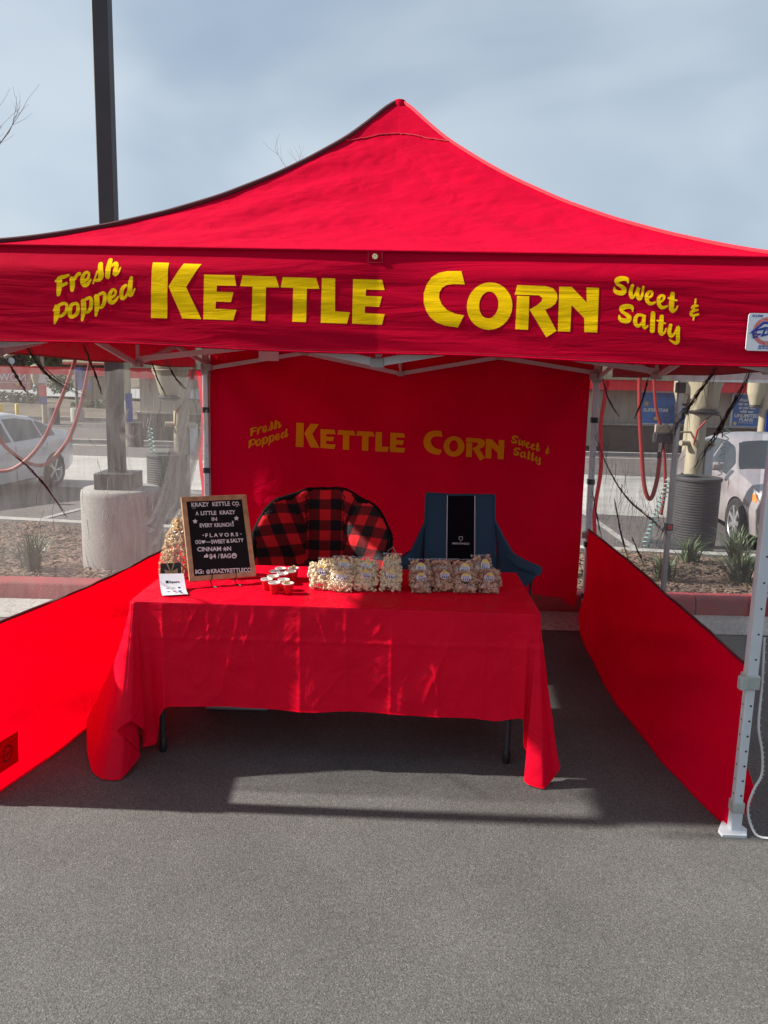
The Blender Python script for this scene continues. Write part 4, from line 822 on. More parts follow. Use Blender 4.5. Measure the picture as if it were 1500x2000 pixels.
shape([[(655 + 16 * math.sin(t) ** 3 * 1.7, 690 - (13 * math.cos(t) - 5 * math.cos(2 * t) - 2 * math.cos(3 * t) - math.cos(4 * t)) * 1.7) for t in [2 * math.pi * i / 24 for i in range(24)]]])
shape([[(940 + 30 * math.cos(a) + 5 * math.sin(a), 780 + 30 * math.sin(a) - 5 * math.cos(a)), (940 + 30 * math.cos(a) - 5 * math.sin(a), 780 + 30 * math.sin(a) + 5 * math.cos(a)), (940 - 4 * math.sin(a), 780 + 4 * math.cos(a)), (940 + 4 * math.sin(a), 780 - 4 * math.cos(a))] for a in [R(k * 60 + 10) for k in range(6)]], 'symbol')
shape([[(668, 870), (690, 866), (694, 846), (708, 846), (706, 864), (722, 862), (720, 895), (668, 898)]])
shape([[(1062 + 35 * math.cos(2 * math.pi * i / 20), 865 + 35 * math.sin(2 * math.pi * i / 20)) for i in range(20)]])
m = MB()
for q in ([(1045, 848), (1053, 848), (1053, 860), (1045, 860)], [(1070, 846), (1078, 846), (1078, 858), (1070, 858)], [(1040, 870), (1084, 867), (1076, 884), (1062, 890), (1048, 885)]): m.prism([bpx(*p) for p in q], 0.003, 0.0036, BM)
m.build('smile_marks', M['felt'], felt, smooth=False)
LBb = Vector((-0.905, 3.50, 0.780))
EZ = thing('display_easel', 'small black wire easel holding up the letter board', 'easel')
for u in (0.10, 0.215):
    p = LBb + bt * u
    m = MB(); q = [p + bn * 0.03 + Vector((0, 0, 0.025)), p + bn * 0.03, p - bn * 0.012 - bu * 0.004, p - bn * 0.018 + bu * 0.08, p - bn * 0.02 + bu * 0.26]
    m.tube(q, 0.0025, 6); m.build('hook', M['black'], EZ)
    m = MB(); g = p + bn0 * 0.012; m.tube([p - bn * 0.015 - bu * 0.004, Vector((g.x, g.y, 0.765)), Vector((g.x + 0.002, g.y, 0.7535)), Vector((g.x + bn0.x * 0.03 + 0.02, g.y + bn0.y * 0.03, 0.7535))], 0.0025, 6); m.build('foot', M['black'], EZ)
p = LBb + bt * 0.16 + bu * 0.24 - bn * 0.02
m = MB(); m.tube([p, Vector((p.x - bn0.x * 0.09, p.y - bn0.y * 0.09, 0.753))], 0.0025, 6); m.build('rear_leg', M['black'], EZ)
m = MB(); m.tube([LBb + bt * 0.10 - bn * 0.02 + bu * 0.12, LBb + bt * 0.215 - bn * 0.02 + bu * 0.12], 0.0025, 6); m.build('cross_wire', M['black'], EZ)

# ------------------------------------------------------------------ popcorn
M['corn_pale'] = mat('popcorn_pale', (0.80, 0.66, 0.42), rough=0.7, var=0.22, nscale=70, detail=3)
M['corn_brown'] = mat('popcorn_cinnamon', (0.30, 0.11, 0.06), rough=0.6, var=0.1, nscale=48, detail=2, col2=(0.80, 0.56, 0.38))
M['corn_yellow'] = mat('popcorn_yellow', (0.60, 0.43, 0.2), rough=0.7, var=0.25, nscale=60, detail=3)
M['film'] = film_mat('clear_bag_film', (0.99, 0.99, 0.99), 0.87)
_ico = bmesh.new(); bmesh.ops.create_icosphere(_ico, subdivisions=1, radius=1.0)
ICO_V = [v.co.copy() for v in _ico.verts]; ICO_F = [tuple(v.index for v in f.verts) for f in _ico.faces]; _ico.free()
rk = random.Random(21)
def kernel(m, p, r):
    for k in range(3):
        o = Vector((rk.uniform(-1, 1), rk.uniform(-1, 1), rk.uniform(-1, 1))) * r * 0.62; s = r * rk.uniform(0.45, 0.75)
        q = Quaternion(Vector((rk.uniform(-1, 1), rk.uniform(-1, 1), rk.uniform(0.1, 1))).normalized(), rk.uniform(0, 6.28))
        m.add([Vector(p) + o + q @ Vector((v.x * s, v.y * s * 0.8, v.z * s)) for v in ICO_V], ICO_F)
BWd, BHt, BDp = 0.112, 0.130, 0.066       # a pillow bag standing in its local x-z plane
def bag_half(x, z): # half thickness at (x in -1..1, z in 0..1)
    return max(0.0, (1 - abs(x) ** 3.2)) ** 0.55 * max(0.0, min(1, z * 7) * min(1, (0.93 - z) * 6)) ** 0.5
def bag_meshes(var, cm):
    rr = random.Random(var * 13 + 5)
    m = MB(); m.fixn = False
    for i in range(230):
        x = rr.uniform(-0.95, 0.95); z = rr.uniform(0.03, 0.90); h = bag_half(x, z) * BDp * 0.5
        if h < 0.006: continue
        y = rr.choice((-1, -1, 1)) * h * rr.uniform(0.55, 0.92)
        kernel(m, (x * BWd / 2 * (0.80 + 0.20 * math.sin(math.pi * min(1, z * 1.05))), y, z * BHt), rr.uniform(0.0085, 0.0122))
    pop = m.mesh('popcorn', cm, False)
    m = MB()
    def f(sg):
        def g(a, b):
            x = 2 * a - 1; z = b; h = bag_half(x, z) * BDp * 0.5 + 0.001
            h += 0.003 * nz(x * 4 + var, z * 6, sg) * min(1, h * 100)
            wx = x * BWd / 2 * (0.84 + 0.18 * math.sin(math.pi * min(1, z * 1.05))) * (1 + (0.16 if z > 0.92 or z < 0.04 else 0) + 0.03 * nz(z * 8, var)) ; 
            return (wx, sg * h + (0.006 * nz(x * 5, z * 5, var) if z > 0.8 else 0), z * BHt + 0.004 * nz(x * 6, var) * (1 if z > .9 else 0))
        return g
    m.grid(f(-1), 18, 22); m.grid(f(1), 18, 22)
    film = m.mesh('bag_film', M['film'], True, 70)
    return pop, film
POPS = {k: [bag_meshes(v + (0 if k == 'p' else 9), M['corn_pale' if k == 'p' else 'corn_brown']) for v in range(3)] for k in 'pb'}
# round sticker: white disc, yellow heap on top, striped tub below
M['sticker_white'] = mat('sticker_white', (0.72, 0.70, 0.74), rough=0.4, var=0.03); M['sticker_yellow'] = mat('sticker_yellow', (0.82, 0.58, 0.12), rough=0.4, var=0.2, nscale=300)
M['sticker_navy'] = mat('sticker_navy', (0.05, 0.05, 0.16), rough=0.4); M['sticker_lilac'] = mat('sticker_lilac', (0.38, 0.34, 0.5), rough=0.4)
RXM = Matrix.Rotation(R(90), 4, 'X')
def disc_poly(r, a0=0, a1=360, n=22): return [(r * math.cos(R(a0 + (a1 - a0) * i / n)), r * math.sin(R(a0 + (a1 - a0) * i / n))) for i in range(n + (0 if a1 - a0 == 360 else 1))]
def dome(m, poly, z): # sticker bulges with the bag
    m.prism(poly, z, z + 0.0004, RXM)
sm_ = []
m = MB(); dome(m, disc_poly(0.019), 0.0); sm_.append(('sticker', m.mesh('sticker', M['sticker_white'], False)))
m = MB(); dome(m, disc_poly(0.0182, 25, 155, 16), 0.0006); sm_.append(('sticker_popcorn', m.mesh('sticker_popcorn', M['sticker_yellow'], False)))
m = MB(); [dome(m, [(x, -0.006), (x + 0.0042, -0.006), (x * 0.85 + 0.0036, -0.0155 + abs(x) * 0.15), (x * 0.85, -0.0155 + abs(x) * 0.15)], 0.0006) for x in (-0.0125, -0.0045, 0.0035, 0.0105)]; sm_.append(('sticker_stripes', m.mesh('sticker_stripes', M['sticker_navy'], False)))
m = MB(); put_text(m, 'KRAZY', 0.0078, 0, 0.0005, RXM, bold=0.0002, z=0.0008, align='CENTER'); put_text(m, 'KETTLE', 0.0066, 0, -0.0052, RXM, bold=0.0002, z=0.0008, align='CENTER'); sm_.append(('sticker_letters', m.mesh('sticker_letters', M['sticker_lilac'], False)))
def popcorn_bag(kind, var, loc, rz, lean, label, sticker=True, sx=1.0, sz=1.0, group='popcorn bags on the table', roll=0.0, stz=0.085):
    r = thing('popcorn_bag', label, 'popcorn bag', loc, rz, group); r.rotation_euler = (lean, roll, rz); r.scale = (sx, 1, sz)
    pop, film = POPS[kind][var % 3]
    tag(obj('popcorn', pop, r), kind='stuff'); obj('bag_film', film, r)
    if sticker:
        st = obj(sm_[0][0], sm_[0][1], r, (0.002 * var, -BDp / 2 - 0.003, stz), (0, R(6 * (var - 1)), 0), (1.28, 1, 1.28))
        for nme, me in sm_[1:]: obj(nme, me, st)
    return r
ordn = ['first', 'second', 'third', 'fourth']
FRONT_P = [(-0.286, 3.535, 0.10, 1.12, 1.12), (-0.200, 3.50, 0.06, 1.06, 0.98), (-0.079, 3.512, -0.02, 1.03, 0.95), (0.036, 3.52, -0.04, 0.93, 1.0)]
for i, (x, y, rz, sx, sz) in enumerate(FRONT_P):
    popcorn_bag('p', i, (x, y, 0.752), rz + (0.12, -0.1, 0.05, -0.12)[i], R((-44, -40, -46, -38)[i]), 'pale popcorn bag, %s from the left in the front row beside the cups' % ordn[i], sx=sx, sz=sz, roll=R((6, 3, -2, -3)[i]), stz=(0.072, 0.062, 0.075, 0.07)[i])
BACK_P = [(-0.262, 3.62, 0.0, 1.0, 1.0), (-0.188, 3.60, 0.05, 0.98, 1.12), (-0.083, 3.605, 0.0, 1.05, 1.08), (0.045, 3.61, -0.05, 0.85, 1.25)]
for i, (x, y, rz, sx, sz) in enumerate(BACK_P):
    popcorn_bag('p', i + 1, (x, y, 0.752), rz, R(-18), 'pale popcorn bag, %s from the left in the row behind' % ordn[i], sticker=i in (1, 2), sx=sx, sz=sz, stz=0.088)
FRONT_B = [(0.185, 3.508, 0.05, 0.96, 0.95), (0.295, 3.535, 0.0, 0.98, 0.98), (0.396, 3.52, -0.03, 1.02, 0.88), (0.505, 3.53, -0.06, 1.0, 1.02)]
for i, (x, y, rz, sx, sz) in enumerate(FRONT_B):
    popcorn_bag('b', i, (x, y, 0.752), rz + (-0.1, 0.08, 0.0, -0.12)[i], R((-42, -46, -40, -44)[i]), 'reddish cinnamon popcorn bag, %s from the left in the front row' % ordn[i], sx=sx, sz=sz, roll=R((-2, 2, -3, -5)[i]), stz=(0.068, 0.072, 0.074, 0.064)[i])
BACK_B = [(0.182, 3.61, 0.05, 1.0, 1.06), (0.285, 3.625, 0.0, 0.98, 1.06), (0.39, 3.615, -0.02, 1.04, 1.08), (0.49, 3.63, 0.25, 0.95, 1.24)]
for i, (x, y, rz, sx, sz) in enumerate(BACK_B):
    popcorn_bag('b', i + 1, (x, y, 0.752), rz, R(-18), 'reddish cinnamon popcorn bag, %s from the left in the row behind' % ordn[i], sticker=i in (0, 2, 3), sx=sx, sz=sz, stz=0.085)

# sample cups
M['cup_red'] = mat('red_cup_plastic', (0.62, 0.01, 0.02), rough=0.35, var=0.05, spec=0.5); M['cup_white'] = mat('white_cup_lining', (0.85, 0.84, 0.83), rough=0.4, var=0.02)
mo = MB(); mo.lathe([(0.0, 0.0), (0.018, 0.0), (0.0195, 0.002), (0.0255, 0.0465)], n=20); cup_o = mo.mesh('cup_wall', M['cup_red'], True, 50)
mi = MB(); mi.lathe([(0.0255, 0.0465), (0.0278, 0.047), (0.0283, 0.049), (0.0278, 0.051), (0.0255, 0.051), (0.0245, 0.048), (0.0225, 0.03), (0.0, 0.03)], n=20); cup_i = mi.mesh('cup_rim', M['cup_white'], True, 50)
cpop = []
for v in range(3):
    m = MB(); m.fixn = False
    for i in range((5, 9, 14)[v]):
        a = rk.uniform(0, 6.28); r_ = rk.uniform(0, 0.017); kernel(m, (r_ * math.cos(a), r_ * math.sin(a), 0.036 + rk.uniform(0, (0.006, 0.012, 0.022)[v])), 0.007)
    cpop.append(m.mesh('popcorn', M['corn_yellow'], False))
CUPS = [(-0.543, 3.504, 0, 'leftmost in the front row'), (-0.499, 3.446, 0, 'nearest the table edge, second from the left'), (-0.436, 3.443, 2, 'heaped, at the right of the front row'), (-0.463, 3.504, 0, 'half hidden behind the heaped front cup'), (-0.522, 3.562, 1, 'dark-filled, behind the leftmost front cup'),
        (-0.484, 3.618, 0, 'in the middle of the cluster'), (-0.528, 3.662, 0, 'back left of the cluster'), (-0.452, 3.668, 1, 'second from the back on the right'), (-0.507, 3.722, 0, 'farthest back, on the left'), (-0.446, 3.735, 2, 'heaped, farthest back on the right')]
for x, y, v, w in CUPS:
    c = thing('sample_cup', 'small red sample cup with white rim, ' + w, 'cup', (x, y, 0.751), rk.uniform(0, 3), 'sample cups on the table')
    obj('cup_wall', cup_o, c); obj('cup_rim', cup_i, c); tag(obj('popcorn', cpop[v], c), kind='stuff')

# big bag of popcorn behind the board
BB = thing('large_popcorn_bag', 'big clear sack of popcorn standing behind the letter board', 'popcorn bag', (-0.985, 3.76, 0.752))
def bigr(z): return 0.135 * (1 - 0.72 * (z / 0.31) ** 1.7) + 0.004
m = MB(); m.fixn = False; rr = random.Random(5)
for i in range(900):
    z = rr.uniform(0.01, 0.28); a = rr.uniform(0, 6.28); r_ = bigr(z) * rr.uniform(0.82, 0.96); kernel(m, (r_ * math.cos(a), r_ * 0.75 * math.sin(a), z), 0.0105)
tag(m.build('popcorn', M['corn_yellow'], BB, smooth=False), kind='stuff')
m = MB(); m.grid(lambda u, v: (lambda a, z: ((bigr(z) + 0.004 + 0.004 * nz(a * 3, z * 20)) * math.cos(a), (bigr(z) + 0.004) * 0.75 * math.sin(a), z))(u * 2 * math.pi, 0.002 + 0.33 * v), 36, 26); m.build('bag_film', M['film'], BB)

# payment card and price sheet
PC = thing('payment_card', 'black card with gold bow and white payment sheet clipped on', 'card stand', (-0.99, 3.50, 0.752), R(17))
CM = Matrix.Rotation(R(8), 4, 'Z') @ Matrix.Rotation(R(62), 4, 'X')
CM = Matrix.Rotation(R(66), 4, 'X')
m = MB(); m.prism([(-0.048, 0.0), (0.048, 0.0), (0.046, 0.115), (-0.048, 0.115)], -0.003, 0, CM); card = m.build('black_card', M['black'], PC, smooth=False)
M['gold'] = mat('gold_ribbon', (0.42, 0.3, 0.14), rough=0.45, metal=0.3)
m = MB()
for p in ([(-0.03, 0.085), (0.0, 0.072), (-0.026, 0.06)], [(0.03, 0.087), (0.0, 0.072), (0.03, 0.06)], [(-0.003, 0.072), (0.003, 0.072), (0.02, 0.048), (0.012, 0.044)], [(-0.003, 0.072), (0.003, 0.072), (-0.012, 0.044), (-0.02, 0.048)], [(-0.022, 0.114), (-0.016, 0.114), (-0.002, 0.076), (-0.006, 0.074)], [(0.012, 0.114), (0.018, 0.114), (0.004, 0.074), (0.0, 0.076)]):
    m.prism(p, 0.0008, 0.003, CM)
m.build('bow', M['gold'], card, smooth=False)
m = MB(); m.tube([CM @ Vector((0.0, 0.04, 0.004)), CM @ Vector((0.002, 0.03, 0.007)), CM @ Vector((0.0, 0.022, 0.006))], 0.006, 6); m.build('clip', M['oak'], card)
def sheet(a, b):
    x = -0.056 + 0.112 * a; s = b * 0.165
    # leaves the card and curves forward down to the table
    y = -0.155 + s * 0.95; z = 0.004 + max(0, s - 0.05) ** 1.5 * 1.5 + 0.004 * (1 - a) * b
    return (x + 0.012 * (1 - b), y + 0.0, z)
m = MB(); m.grid(sheet, 8, 14); sh = m.build('payment_sheet', M['paper'], PC, ang=80)
def on_sheet(m, body, size, x, s, bold=0.0):
    vs, fs = text_verts(body, size, bold, 'CENTER')
    m.add([Vector(sheet((x + v.x + 0.056) / 0.112, (s + v.y) / 0.15)) + Vector((0, -0.0004, 0.0014)) for v in vs], fs)
m = MB(); on_sheet(m, 'Square', 0.017, 0.008, 0.105, 0.0004); m.add([Vector(sheet((x + 0.056) / 0.112, s / 0.15)) + Vector((0, 0, 0.0014)) for x, s in ((-0.03, 0.104), (-0.018, 0.104), (-0.018, 0.117), (-0.03, 0.117))], [(0, 1, 2, 3)]); m.build('sheet_heading', M['black'], sh)
for nme, colr, pts in (('grey_print', (0.35, 0.35, 0.38), ((-0.026, 0.075, 0.016, 0.004), (0.0, 0.076, 0.016, 0.004), (-0.024, 0.03, 0.014, 0.003))), ('blue_mark', (0.02, 0.08, 0.35), ((0.026, 0.05, 0.014, 0.012), (-0.024, 0.05, 0.014, 0.005))), ('red_mark', (0.5, 0.08, 0.05), ((0.002, 0.051, 0.012, 0.008),)), ('black_mark', (0.03, 0.03, 0.03), ((0.026, 0.077, 0.01, 0.008), (0.008, 0.026, 0.014, 0.006), (0.03, 0.027, 0.014, 0.006)))):
    m = MB()
    for x, s, w, h in pts: m.add([Vector(sheet((x + dx * w / 2 + 0.056) / 0.112, (s + dy * h / 2) / 0.15)) + Vector((0, 0, 0.0014)) for dx, dy in ((-1, -1), (1, -1), (1, 1), (-1, 1))], [(0, 1, 2, 3)])
    m.build(nme, mat(nme, colr, rough=0.6, var=0.02), sh)

# storage bin under the table
SB = thing('storage_bin', 'grey plastic storage bin on the asphalt under the table', 'bin', (-0.75, 3.98, 0))
m = MB(); m.add([(x * (0.17 if z < .1 else 0.19), y * (0.17 if z < .1 else 0.19), z) for z in (0.0, 0.24) for x, y in ((-1, -1), (1, -1), (1, 1), (-1, 1))], [(0, 1, 2, 3), (4, 5, 6, 7), (0, 1, 5, 4), (1, 2, 6, 5), (2, 3, 7, 6), (3, 0, 4, 7)]); m.build('tub', mat('grey_bin_plastic', (0.4, 0.42, 0.44), rough=0.4), SB, bevel=0.02)
m = MB(); m.box((0, 0, 0.255), (0.41, 0.41, 0.03)); m.build('lid', mat('pale_lid', (0.55, 0.57, 0.6), rough=0.4), SB, bevel=0.01)

# ------------------------------------------------------------------ plaid saucer chair
def plaid_mat():
    m = bpy.data.materials.new('buffalo_plaid'); m.use_nodes = True; nt = m.node_tree; L = nt.links.new; b = nt.nodes['Principled BSDF']
    b.inputs['Roughness'].default_value = 0.85; b.inputs['Sheen Weight'].default_value = 0.1; b.inputs['Specular IOR Level'].default_value = 0.2
    uv = nt.nodes.new('ShaderNodeUVMap'); sp = nt.nodes.new('ShaderNodeSeparateXYZ'); L(uv.outputs['UV'], sp.inputs['Vector'])
    gs = []
    for ax in 'XY':
        f = nt.nodes.new('ShaderNodeMath'); f.operation = 'FRACT'; L(sp.outputs[ax], f.inputs[0])
        g = nt.nodes.new('ShaderNodeMath'); g.operation = 'GREATER_THAN'; g.inputs[1].default_value = 0.5; L(f.outputs[0], g.inputs[0]); gs.append(g)
    ad = nt.nodes.new('ShaderNodeMath'); ad.operation = 'ADD'; L(gs[0].outputs[0], ad.inputs[0]); L(gs[1].outputs[0], ad.inputs[1])
    mu = nt.nodes.new('ShaderNodeMath'); mu.operation = 'MULTIPLY'; mu.inputs[1].default_value = 0.5; L(ad.outputs[0], mu.inputs[0])
    r = nt.nodes.new('ShaderNodeValToRGB'); r.color_ramp.interpolation = 'CONSTANT'; r.color_ramp.elements[0].color = (0.75, 0.02, 0.03, 1); r.color_ramp.elements[1].position = 0.75; r.color_ramp.elements[1].color = (0.014, 0.014, 0.016, 1)
    e = r.color_ramp.elements.new(0.25); e.color = (0.18, 0.012, 0.016, 1); L(mu.outputs[0], r.inputs['Fac']); L(r.outputs['Color'], b.inputs['Base Color'])
    t = nt.nodes.new('ShaderNodeTexCoord'); n = nt.nodes.new('ShaderNodeTexNoise'); n.inputs['Scale'].default_value = 14; n.inputs['Detail'].default_value = 4; L(t.outputs['Object'], n.inputs['Vector'])
    bp = nt.nodes.new('ShaderNodeBump'); bp.inputs['Strength'].default_value = 0.5; bp.inputs['Distance'].default_value = 0.03; L(n.outputs['Fac'], bp.inputs['Height']); L(bp.outputs['Normal'], b.inputs['Normal'])
    return m
M['plaid'] = plaid_mat(); M['black_cloth'] = fabric('black_nylon', (0.012, 0.012, 0.014), None, tmix=0, wr=0.6, wscale=(14, 14, 14), rough=0.55, sheen=0)
PCH = thing('saucer_chair', 'padded red and black plaid saucer chair behind the table', 'chair', (-0.365, 4.72, 0))
tb_ = R(24); e2 = Vector((0, math.sin(tb_), math.cos(tb_))); en = Vector((0, -math.cos(tb_), math.sin(tb_))); cc = Vector((0, -0.02, 0.63))
RX, RZ = 0.40, 0.405
def dish(rho, phi, lift=0.0):
    sc_l = 1 + 0.035 * rho ** 3 * (abs(math.sin(phi * 3 + 0.3)) - 0.5) + 0.012 * rho ** 3 * math.sin(phi * 11)
    x = rho * math.cos(phi) * RX * sc_l; y = rho * math.sin(phi) * RZ * sc_l
    x *= 1 + 0.06 * max(0, -math.sin(phi))
    d = 0.26 * rho ** 2 * (0.55 + 0.75 * abs(math.cos(phi)) ** 1.5)
    # puffed panels: a centre strip and two wings split by radial seams
    ang = math.atan2(y, x)
    if abs(x) < 0.115 and y > -0.3: puff = math.cos(x / 0.115 * math.pi / 2) ** 0.6 * 0.07
    else:
        s = math.sin(ang * 3.0 + (0.15 if x > 0 else -0.15)); puff = 0.095 * abs(s) ** 0.6 
    puff *= min(1, rho * 1.6) * (1 - rho ** 8)
    # horizontal tufts on the centre panel
    if abs(x) < 0.115: puff *= 0.75 + 0.25 * abs(math.sin(y * 14))
    return cc + Vector((x, 0, 0)) + e2 * y + en * (d + puff + lift + 0.006 * nz(x * 14, y * 14))
m = MB(); m.uv = []; vs = []
NR, NP = 34, 120
for i in range(NR + 1):
    for j in range(NP + 1):
        rho = max(0.002, i / NR); phi = 2 * math.pi * j / NP
        vs.append(dish(rho, phi)); x = rho * math.cos(phi) * RX; y = rho * math.sin(phi) * RZ * 1.15
        if x > 0.115 or x < -0.115: # wings: pattern turned a little
            s_ = 0.35 if x > 0 else -0.35; x, y = x * math.cos(s_) - y * math.sin(s_), x * math.sin(s_) + y * math.cos(s_)
        m.uv.append((x / 0.135 + 10.25, y / 0.135 + 10.1))
m.add(vs, [(i * (NP + 1) + j, i * (NP + 1) + j + 1, (i + 1) * (NP + 1) + j + 1, (i + 1) * (NP + 1) + j) for i in range(NR) for j in range(NP)])
m.build('padded_seat', M['plaid'], PCH, ang=180)
m = MB(); m.tube([dish(1.0, 2 * math.pi * j / 90) - en * 0.02 + e2 * 0.0 for j in range(91)], [0.02 + 0.006 * nz(j * .9, 1) for j in range(91)], 8); m.build('rim_binding', M['black_cloth'], PCH)
m = MB(); m.grid(lambda u, v: dish(1.0 - 0.55 * v, 2 * math.pi * u) - en * (0.03 + 0.05 * v + 0.012 * abs(math.sin(u * 40))), 90, 6); m.build('back_cover', M['black_cloth'], PCH, ang=180)
for phi in (R(150), R(168), R(12), R(30)):
    m = MB(); p = dish(0.99, phi) - en * 0.02; m.tube([p + en * 0.02, p + Vector((0.02 * math.cos(phi), 0, -0.02)), p - en * 0.05 + Vector((0, 0, -0.03))], 0.012, 6); m.build('strap', M['black_cloth'], PCH)
m = MB(); p = dish(1.0, R(-4)); m.tube([p + Vector((0.0, -0.03, 0.02)), p + Vector((0.03, -0.05, 0.05)), p + Vector((0.05, -0.04, 0.01))], 0.004, 6); m.build('buckle', M['grey_metal'], PCH)
for sx in (-1, 1):
    m = MB(); m.tube([(sx * 0.36, 0.25, 0.0), (sx * 0.1, 0.0, 0.32), (-sx * 0.2, -0.25, 0.62)], 0.011, 8); m.build('frame_tube', M['black'], PCH)
    m = MB(); m.tube([(sx * 0.36, -0.30, 0.0), (sx * 0.33, -0.05, 0.4), (sx * 0.36, 0.1, 0.62)], 0.011, 8); m.build('leg', M['black'], PCH)
    m = MB(); m.tube([(sx * 0.36, 0.25, 0.0), (sx * 0.3, 0.12, 0.4), (sx * 0.25, 0.15, 0.85)], 0.011, 8); m.build('leg', M['black'], PCH)
m = MB(); m.tube([(-0.36, -0.30, 0.02), (0.36, -0.30, 0.02)], 0.01, 8); m.build('floor_bar', M['black'], PCH)

# ------------------------------------------------------------------ blue camping chair
M['navy'] = fabric('navy_canvas', (0.045, 0.10, 0.165), None, tmix=0, wr=0.45, wscale=(7, 7, 7), rough=0.8, sheen=0.0); M['ink'] = fabric('black_canvas', (0.009, 0.009, 0.013), None, tmix=0, wr=0.3, wscale=(8, 8, 8), rough=0.8, sheen=0)
BC = thing('camping_chair', 'dark blue folding camping chair with black centre stripe', 'chair', (0.475, 4.62, 0))
def back(x, s):  # x metres across, s 0 seat .. 1 top
    y = 0.02 + 0.22 * (s - 0.55) + 0.05 * math.cos(x / 0.21 * 1.5) * (1 - 0.4 * s)
    return Vector((x * (1 + 0.02 * (1 - s)), y, 0.42 + 0.63 * s - 0.008 * math.cos(x / 0.21 * 1.57) * s + 0.004 * nz(x * 9, s * 5)))
for nme, x0, x1, mt in (('back_panel', -0.215, -0.082, 'navy'), ('centre_panel', -0.080, 0.090, 'ink'), ('back_panel', 0.092, 0.212, 'navy')):
    m = MB(); m.grid(lambda a, b: back(x0 + (x1 - x0) * a, b), 14, 30); o = m.build(nme, M[mt], BC, ang=80)
    if mt == 'ink': cpan = o
for x in (-0.081, 0.091):
    m = MB(); m.tube([back(x, s / 20) + Vector((0, -0.003, 0)) for s in range(21)], 0.003, 6); m.build('piping', M['white'], BC)
for x in (-0.214, 0.211):
    m = MB(); m.tube([back(x, s / 20) + Vector((0, -0.003, 0)) for s in range(21)], 0.006, 6); m.build('edge_binding', M['navy'], BC)
m = MB(); m.tube([back(-0.214 + 0.425 * i / 20, 1.0) for i in range(21)], 0.008, 6); m.build('edge_binding', M['navy'], BC)
# logo: small shield and word
m = MB(); lo = Matrix.Translation(Vector((0.005, 0.046, 0.765))) @ Matrix.Rotation(R(90 - 17), 4, 'X')
m.prism([(-0.013, 0.03), (0.0, 0.034), (0.013, 0.03), (0.012, 0.014), (0.0, 0.0), (-0.012, 0.014)], 0.0, 0.002, lo); m.build('shield_logo', M['bracket'], cpan, smooth=False)
m = MB(); m.prism([(-0.008, 0.026), (0.0, 0.029), (0.008, 0.026), (0.0075, 0.016), (0.0, 0.006), (-0.0075, 0.016)], 0.002, 0.003, lo); m.build('shield_inset', M['ink'], cpan, smooth=False)
m = MB(); put_text(m, 'GCI OUTDOOR' if False else 'ARROWHEAD', 0.017, 0, -0.018, lo, bold=0.0002, align='CENTER', z=0.002, fit=None); m.build('logo_word', M['white'], cpan, smooth=False)
def arm(sx):
    def f(a, b):  # a along from back post forward, b from lower to upper edge
        top = [Vector((sx * 0.21, 0.06, 0.90)), Vector((sx * 0.25, 0.0, 0.82)), Vector((sx * 0.30, -0.09, 0.735)), Vector((sx * 0.36, -0.2, 0.685)), Vector((sx * 0.425, -0.27, 0.69))]
        bot = [Vector((sx * 0.205, 0.03, 0.46)), Vector((sx * 0.23, -0.05, 0.46)), Vector((sx * 0.26, -0.14, 0.47)), Vector((sx * 0.30, -0.23, 0.52)), Vector((sx * 0.36, -0.30, 0.58))]
        t = a * 4; i = min(3, int(t)); fr = t - i; T_ = top[i].lerp(top[i + 1], fr); B_ = bot[i].lerp(bot[i + 1], fr)
        return B_.lerp(T_, b) + Vector((sx * 0.02 * math.sin(b * math.pi), -0.012 * nz(a * 6, b * 5, sx), 0))
    m = MB(); m.grid(f, 24, 14); m.build('wing_panel', M['navy'], BC, ang=80)
    m = MB(); m.tube([f(i / 20, 1.0) for i in range(21)], 0.009, 6); m.build('edge_binding', M['navy'], BC)
    m = MB(); m.tube([Vector((sx * 0.30, -0.06, 0.70)), Vector((sx * 0.36, -0.18, 0.675)), Vector((sx * 0.43, -0.28, 0.67))], [0.03, 0.038, 0.03], 10); m.build('arm_rest', M['navy'], BC)
    m = MB(); m.tube([(sx * 0.36, -0.30, 0.0), (sx * 0.40, -0.24, 0.64)], 0.009, 8); m.build('leg', M['table_leg'], BC)
    m = MB(); m.tube([(sx * 0.34, 0.28, 0.0), (sx * 0.22, 0.09, 0.5), (sx * 0.213, 0.13, 1.03)], 0.009, 8); m.build('leg', M['table_leg'], BC)
    m = MB(); m.tube([(sx * 0.36, -0.30, 0.03), (-sx * 0.34, 0.28, 0.42)], 0.008, 8); m.build('cross_bar', M['table_leg'], BC)
arm(-1); arm(1)
m = MB(); m.grid(lambda a, b: (-0.26 + 0.52 * a, -0.32 + 0.36 * b, 0.43 - 0.05 * math.sin(math.pi * a) * math.sin(math.pi * min(1, b + .1)) + 0.03 * (1 - b)), 14, 12); m.build('seat', M['navy'], BC)
